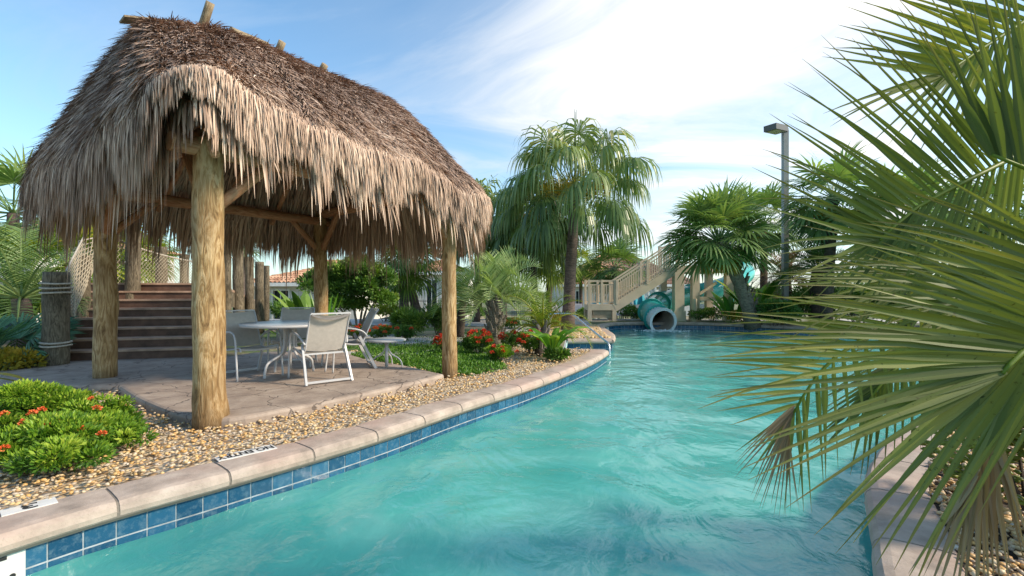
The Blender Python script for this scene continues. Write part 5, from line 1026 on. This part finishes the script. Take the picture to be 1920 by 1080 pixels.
feather_palm('date_palm', (hx(1478, 20), 20, ZG), at(1475, 520, 20), 1.6, 22, 'brownish feathery palm just left of the date palm', 'leaf_dead', .16, 'bark_dark', -10, 75, 1.6, .4, .5, .02, .2, nl=28, tone=.2)
for px, Y, h_, rx, mat, lab in ((610, 45, 2.2, 5, 'leaf_dark', 'far tree line behind the cream house'), (900, 46, 2.6, 6, 'leaf_dark', 'far tree line behind the white house'), (1420, 44, 2.4, 5, 'leaf_mid', 'far trees behind the leaning palm'), (1600, 42, 2.8, 6, 'leaf_dark', 'far trees behind the lamp post'), (1800, 38, 2.6, 6, 'leaf_mid', 'far trees at the right'), (180, 40, 2.4, 7, 'leaf_mid', 'far trees at the left behind the palms')):
    b_ = Vector((hx(px, Y), Y, far_ground(Y))); t_ = thing('broad_tree', b_, lab+' of the photo' if lab.endswith('right') else lab, 'tree'); mb = MB(); C, D_, tn = bush_pts((b_.x, b_.y, b_.z+h_*.62), (rx, 2, h_*.55), 5000, 22, .36, .5); leaves(mb, C, D_, .26, .55, tn); mb.build('crown', mat, t_); mb = MB(); mb.tube([b_+Vector((0, 0, -.1)), b_+Vector((0, 0, h_*.6))], .2, 8); mb.build('trunk', 'bark_brown', t_)
# ---------------------------------------------------------------- near palm
root = Vector((3.0, 2.35, ZG)); npalm = thing('near_palm', root, 'large fan palm leaning its leaves over the water at the right edge', 'palm tree')
hubp = Vector((3.0, 2.4, 1.55)); mb = MB(); mb.tube([root+Vector((0, 0, -.1)), root.lerp(hubp, .5), hubp], [.20, .17, .16], 14, wob=.06); mb.build('trunk', 'bark_boot', npalm, True)
def near_leaf(costa, sides, hw=.018, mat='leaf_near', droop=.08, rnd=.5, stalk=True, tiltv=None, name='frond', brown=0.0):
    P = smooth_line([at(*c) for c in costa], 6); P = np.array(P); m_ = len(P); T_ = unit(np.gradient(P, axis=0)); cam_ = np.array([0, 0, H]); mb = MB()
    for keys, n in sides:
        ks = np.array([k[0] for k in keys]); kp = np.array([list(at(*k[1:])) for k in keys]); s = np.linspace(ks[0], ks[-1], n)+rs.normal(0, .002, n)
        tip = np.stack([np.interp(s, ks, kp[:, i]) for i in range(3)], 1); ff = np.clip(s, 0, 1)*(m_-1); st = np.stack([np.interp(ff, np.arange(m_), P[:, i]) for i in range(3)], 1)
        Dv = tip-st; L_ = np.linalg.norm(Dv, axis=1)*rs.uniform(.98, 1.12, n); Dv = unit(Dv+rs.normal(0, .018, (n, 3))+np.array([0, 0, droop*.55])); N = unit(cam_-st+(np.array(tiltv) if tiltv else 0)); Sd = np.cross(N, Dv)+N*rs.normal(0, .22, (n, 1))
        w = hw*.68*rs.uniform(.75, 1.15, n); strips(mb, st, Dv, Sd, L_, [(0, w*.6), (.15, w*1.05), (.30, w*1.05), (.43, w*.66), (.65, w*.40), (.85, w*.20), (1, w*.03)], droop*rs.gamma(1.6, .8, n), np.clip(rnd+rs.normal(0, .16, n), 0, 1), .42); mb.a[-1] = np.tile(np.repeat([0, 0, 0, .05, .15, .45, .9], 3), n)*np.repeat(rs.uniform(.3, 1, n), 21); mb.r[-1] = np.clip(mb.r[-1]+np.tile([-.05, .13, -.05], n*7), 0, 1)
    o = mb.build(name, mat, npalm)
    if stalk: mb = MB(); mb.tube([hubp]+list(P[::3])+[P[-1]], list(np.linspace(.016, .004, len(P[::3])+2)), 6); mb.build('costa', 'leaf_yellow', o, True)
    return o
near_leaf([(1985, 225, 2.15), (1920, 282, 2.1), (1830, 330, 2.0), (1720, 388, 1.95), (1650, 450, 1.9)],
          [([(0, 1960, -160, 2.2), (.12, 1850, -90, 2.1), (.28, 1740, -10, 2.0), (.42, 1640, 60, 1.95), (.55, 1545, 110, 1.9), (.68, 1488, 190, 1.85), (.82, 1450, 270, 1.8), (.93, 1420, 330, 1.8), (1, 1430, 400, 1.8)], 34),
           ([(0, 2080, 470, 2.2), (.25, 1900, 560, 2.15), (.45, 1770, 610, 2.05), (.65, 1640, 620, 2.0), (.8, 1560, 600, 1.95), (.92, 1480, 540, 1.9), (1, 1440, 450, 1.85)], 28)], .0165, rnd=.34)
near_leaf([(2020, -30, 2.4), (1920, 40, 2.35), (1830, 98, 2.3), (1770, 140, 2.25)],
          [([(0, 1850, -130, 2.4), (.3, 1690, -40, 2.3), (.55, 1640, 5, 2.2), (.75, 1590, 45, 2.2), (1, 1560, 120, 2.2)], 20), ([(0, 2000, 330, 2.4), (.3, 1900, 330, 2.4), (.6, 1760, 300, 2.3), (.8, 1640, 270, 2.2), (1, 1560, 200, 2.2)], 22)], .020, rnd=.55, mat='leaf_near')
near_leaf([(2100, 360, 1.9), (2000, 340, 1.85), (1930, 318, 1.8), (1860, 290, 1.8)],
          [([(0, 2060, -120, 1.9), (.35, 1960, -110, 1.85), (.7, 1870, -50, 1.8), (.88, 1800, 10, 1.8), (1, 1720, 80, 1.8)], 17)], .022, rnd=.22)
near_leaf([(2090, 420, 2.6), (1930, 462, 2.5), (1800, 492, 2.45), (1700, 520, 2.4)],
          [([(0, 1930, 230, 2.5), (.3, 1720, 330, 2.5), (.55, 1580, 400, 2.4), (.8, 1480, 470, 2.3), (1, 1440, 560, 2.3)], 20), ([(0, 1990, 700, 2.6), (.35, 1820, 700, 2.6), (.65, 1640, 690, 2.5), (.85, 1520, 650, 2.4), (1, 1450, 600, 2.3)], 20)], .022, rnd=.45)
near_leaf([(2000, 470, 1.75), (1960, 520, 1.7), (1940, 560, 1.68)],
          [([(0, 1760, 360, 1.75), (.5, 1560, 430, 1.7), (1, 1480, 520, 1.7)], 14), ([(0, 1990, 800, 1.7), (.5, 1700, 640, 1.65), (1, 1500, 590, 1.65)], 12)], .024, rnd=.5)
near_leaf([(2060, 605, 1.45), (1975, 635, 1.40), (1915, 662, 1.36), (1880, 700, 1.34)],
          [([(0, 1720, 440, 1.5), (.3, 1560, 520, 1.42), (.5, 1490, 580, 1.38), (.66, 1400, 640, 1.36), (.8, 1350, 705, 1.34), (.9, 1400, 800, 1.32), (1, 1435, 868, 1.3)], 26),
           ([(0, 1835, 900, 1.4), (.2, 1790, 1010, 1.4), (.45, 1690, 1075, 1.36), (.65, 1600, 1010, 1.34), (.84, 1530, 965, 1.32), (1, 1430, 885, 1.3)], 18)], .0225, rnd=.48)
near_leaf([(1800, 560, 2.7), (1720, 598, 2.65), (1610, 640, 2.55), (1535, 700, 2.5), (1488, 775, 2.45)],
          [([(0, 1640, 480, 2.7), (.2, 1470, 530, 2.6), (.4, 1350, 590, 2.5), (.58, 1328, 640, 2.5), (.74, 1325, 700, 2.45), (.88, 1345, 770, 2.4), (1, 1410, 900, 2.4)], 28), ([(0, 1830, 720, 2.7), (.3, 1720, 770, 2.65), (.6, 1600, 840, 2.5), (.8, 1530, 930, 2.45), (1, 1478, 950, 2.4)], 18)], .019, rnd=.62)
near_leaf([(1490, 760, 2.45), (1482, 790, 2.44), (1476, 812, 2.44)], [([(0, 1380, 860, 2.4), (.4, 1420, 930, 2.4), (.7, 1458, 960, 2.4), (1, 1500, 950, 2.4)], 22)], .010, 'leaf_dead', rnd=.45, stalk=False, name='dead_tips')
near_leaf([(1800, 600, 3.1), (1740, 640, 3.1), (1670, 700, 3.0), (1630, 750, 2.95)],
          [([(0, 1610, 650, 3.0), (.5, 1540, 760, 3.0), (1, 1530, 850, 3.0)], 16), ([(0, 1790, 780, 3.0), (.5, 1700, 850, 3.0), (.8, 1640, 885, 3.0), (1, 1590, 880, 3.0)], 16)], .024, rnd=.25, mat='leaf_near')
near_leaf([(1860, 790, 1.62), (1842, 850, 1.6), (1830, 890, 1.58)], [([(0, 1930, 1000, 1.6), (.3, 1880, 1110, 1.6), (.7, 1790, 1120, 1.6), (1, 1720, 1060, 1.6)], 17), ([(0, 1900, 1060, 1.6), (1, 1760, 1110, 1.58)], 9)], .016, 'leaf_dead', rnd=.5, stalk=False, name='dead_frond')
near_leaf([(1960, 640, 2.3), (1925, 660, 2.3), (1900, 700, 2.3)], [([(0, 1850, 720, 2.3), (.5, 1890, 770, 2.3), (1, 1940, 790, 2.3)], 9)], .010, 'leaf_near', rnd=.15, stalk=False)
for az in (20, -25, -60):  # out-of-view fronds, the camera-side ones added to shade the right-bank coping
    mb = MB(); d_ = np.array([math.cos(R(az-20)), math.sin(R(az-20)), .35]); h1 = np.array(hubp)+d_*.7
    if h1[0] > 2.9: fan_leaf(mb, h1, d_, (0, 0, 1), .95, 40, 120, .5, .4, .45, .4); o = mb.build('frond', 'leaf_near', npalm); mb = MB(); mb.tube([hubp, h1], [.016, .01], 6); mb.build('costa', 'leaf_yellow', o, True)
# fruit-like round leaves on the right bank
b_ = Vector((hx(1925, 2.75), 2.75, ZG)); t_ = thing('round_leaved_shrub', b_, 'low shrub of round yellow-green leaves under the near palm', 'shrub'); mb = MB(); n = 900
C, D_, tn = bush_pts((b_.x, b_.y, .25), (.42, .5, .55), n, 8, .5, .85); blobs(mb, C, rs.uniform(.018, .03, n), np.clip(tn, 0, 1), .55); mb.build('foliage', 'fruit_green', t_, True); mb = MB()
for k in range(7): mb.tube([b_+Vector((0, 0, -.02)), b_+Vector((.2*math.cos(k), .2*math.sin(k), .5))], [.012, .005], 5)
mb.build('stem', 'bark_dark', t_)
print('verts', sum(len(o.data.vertices) for o in S.objects if o.type == 'MESH'), 'objects', len(S.objects))
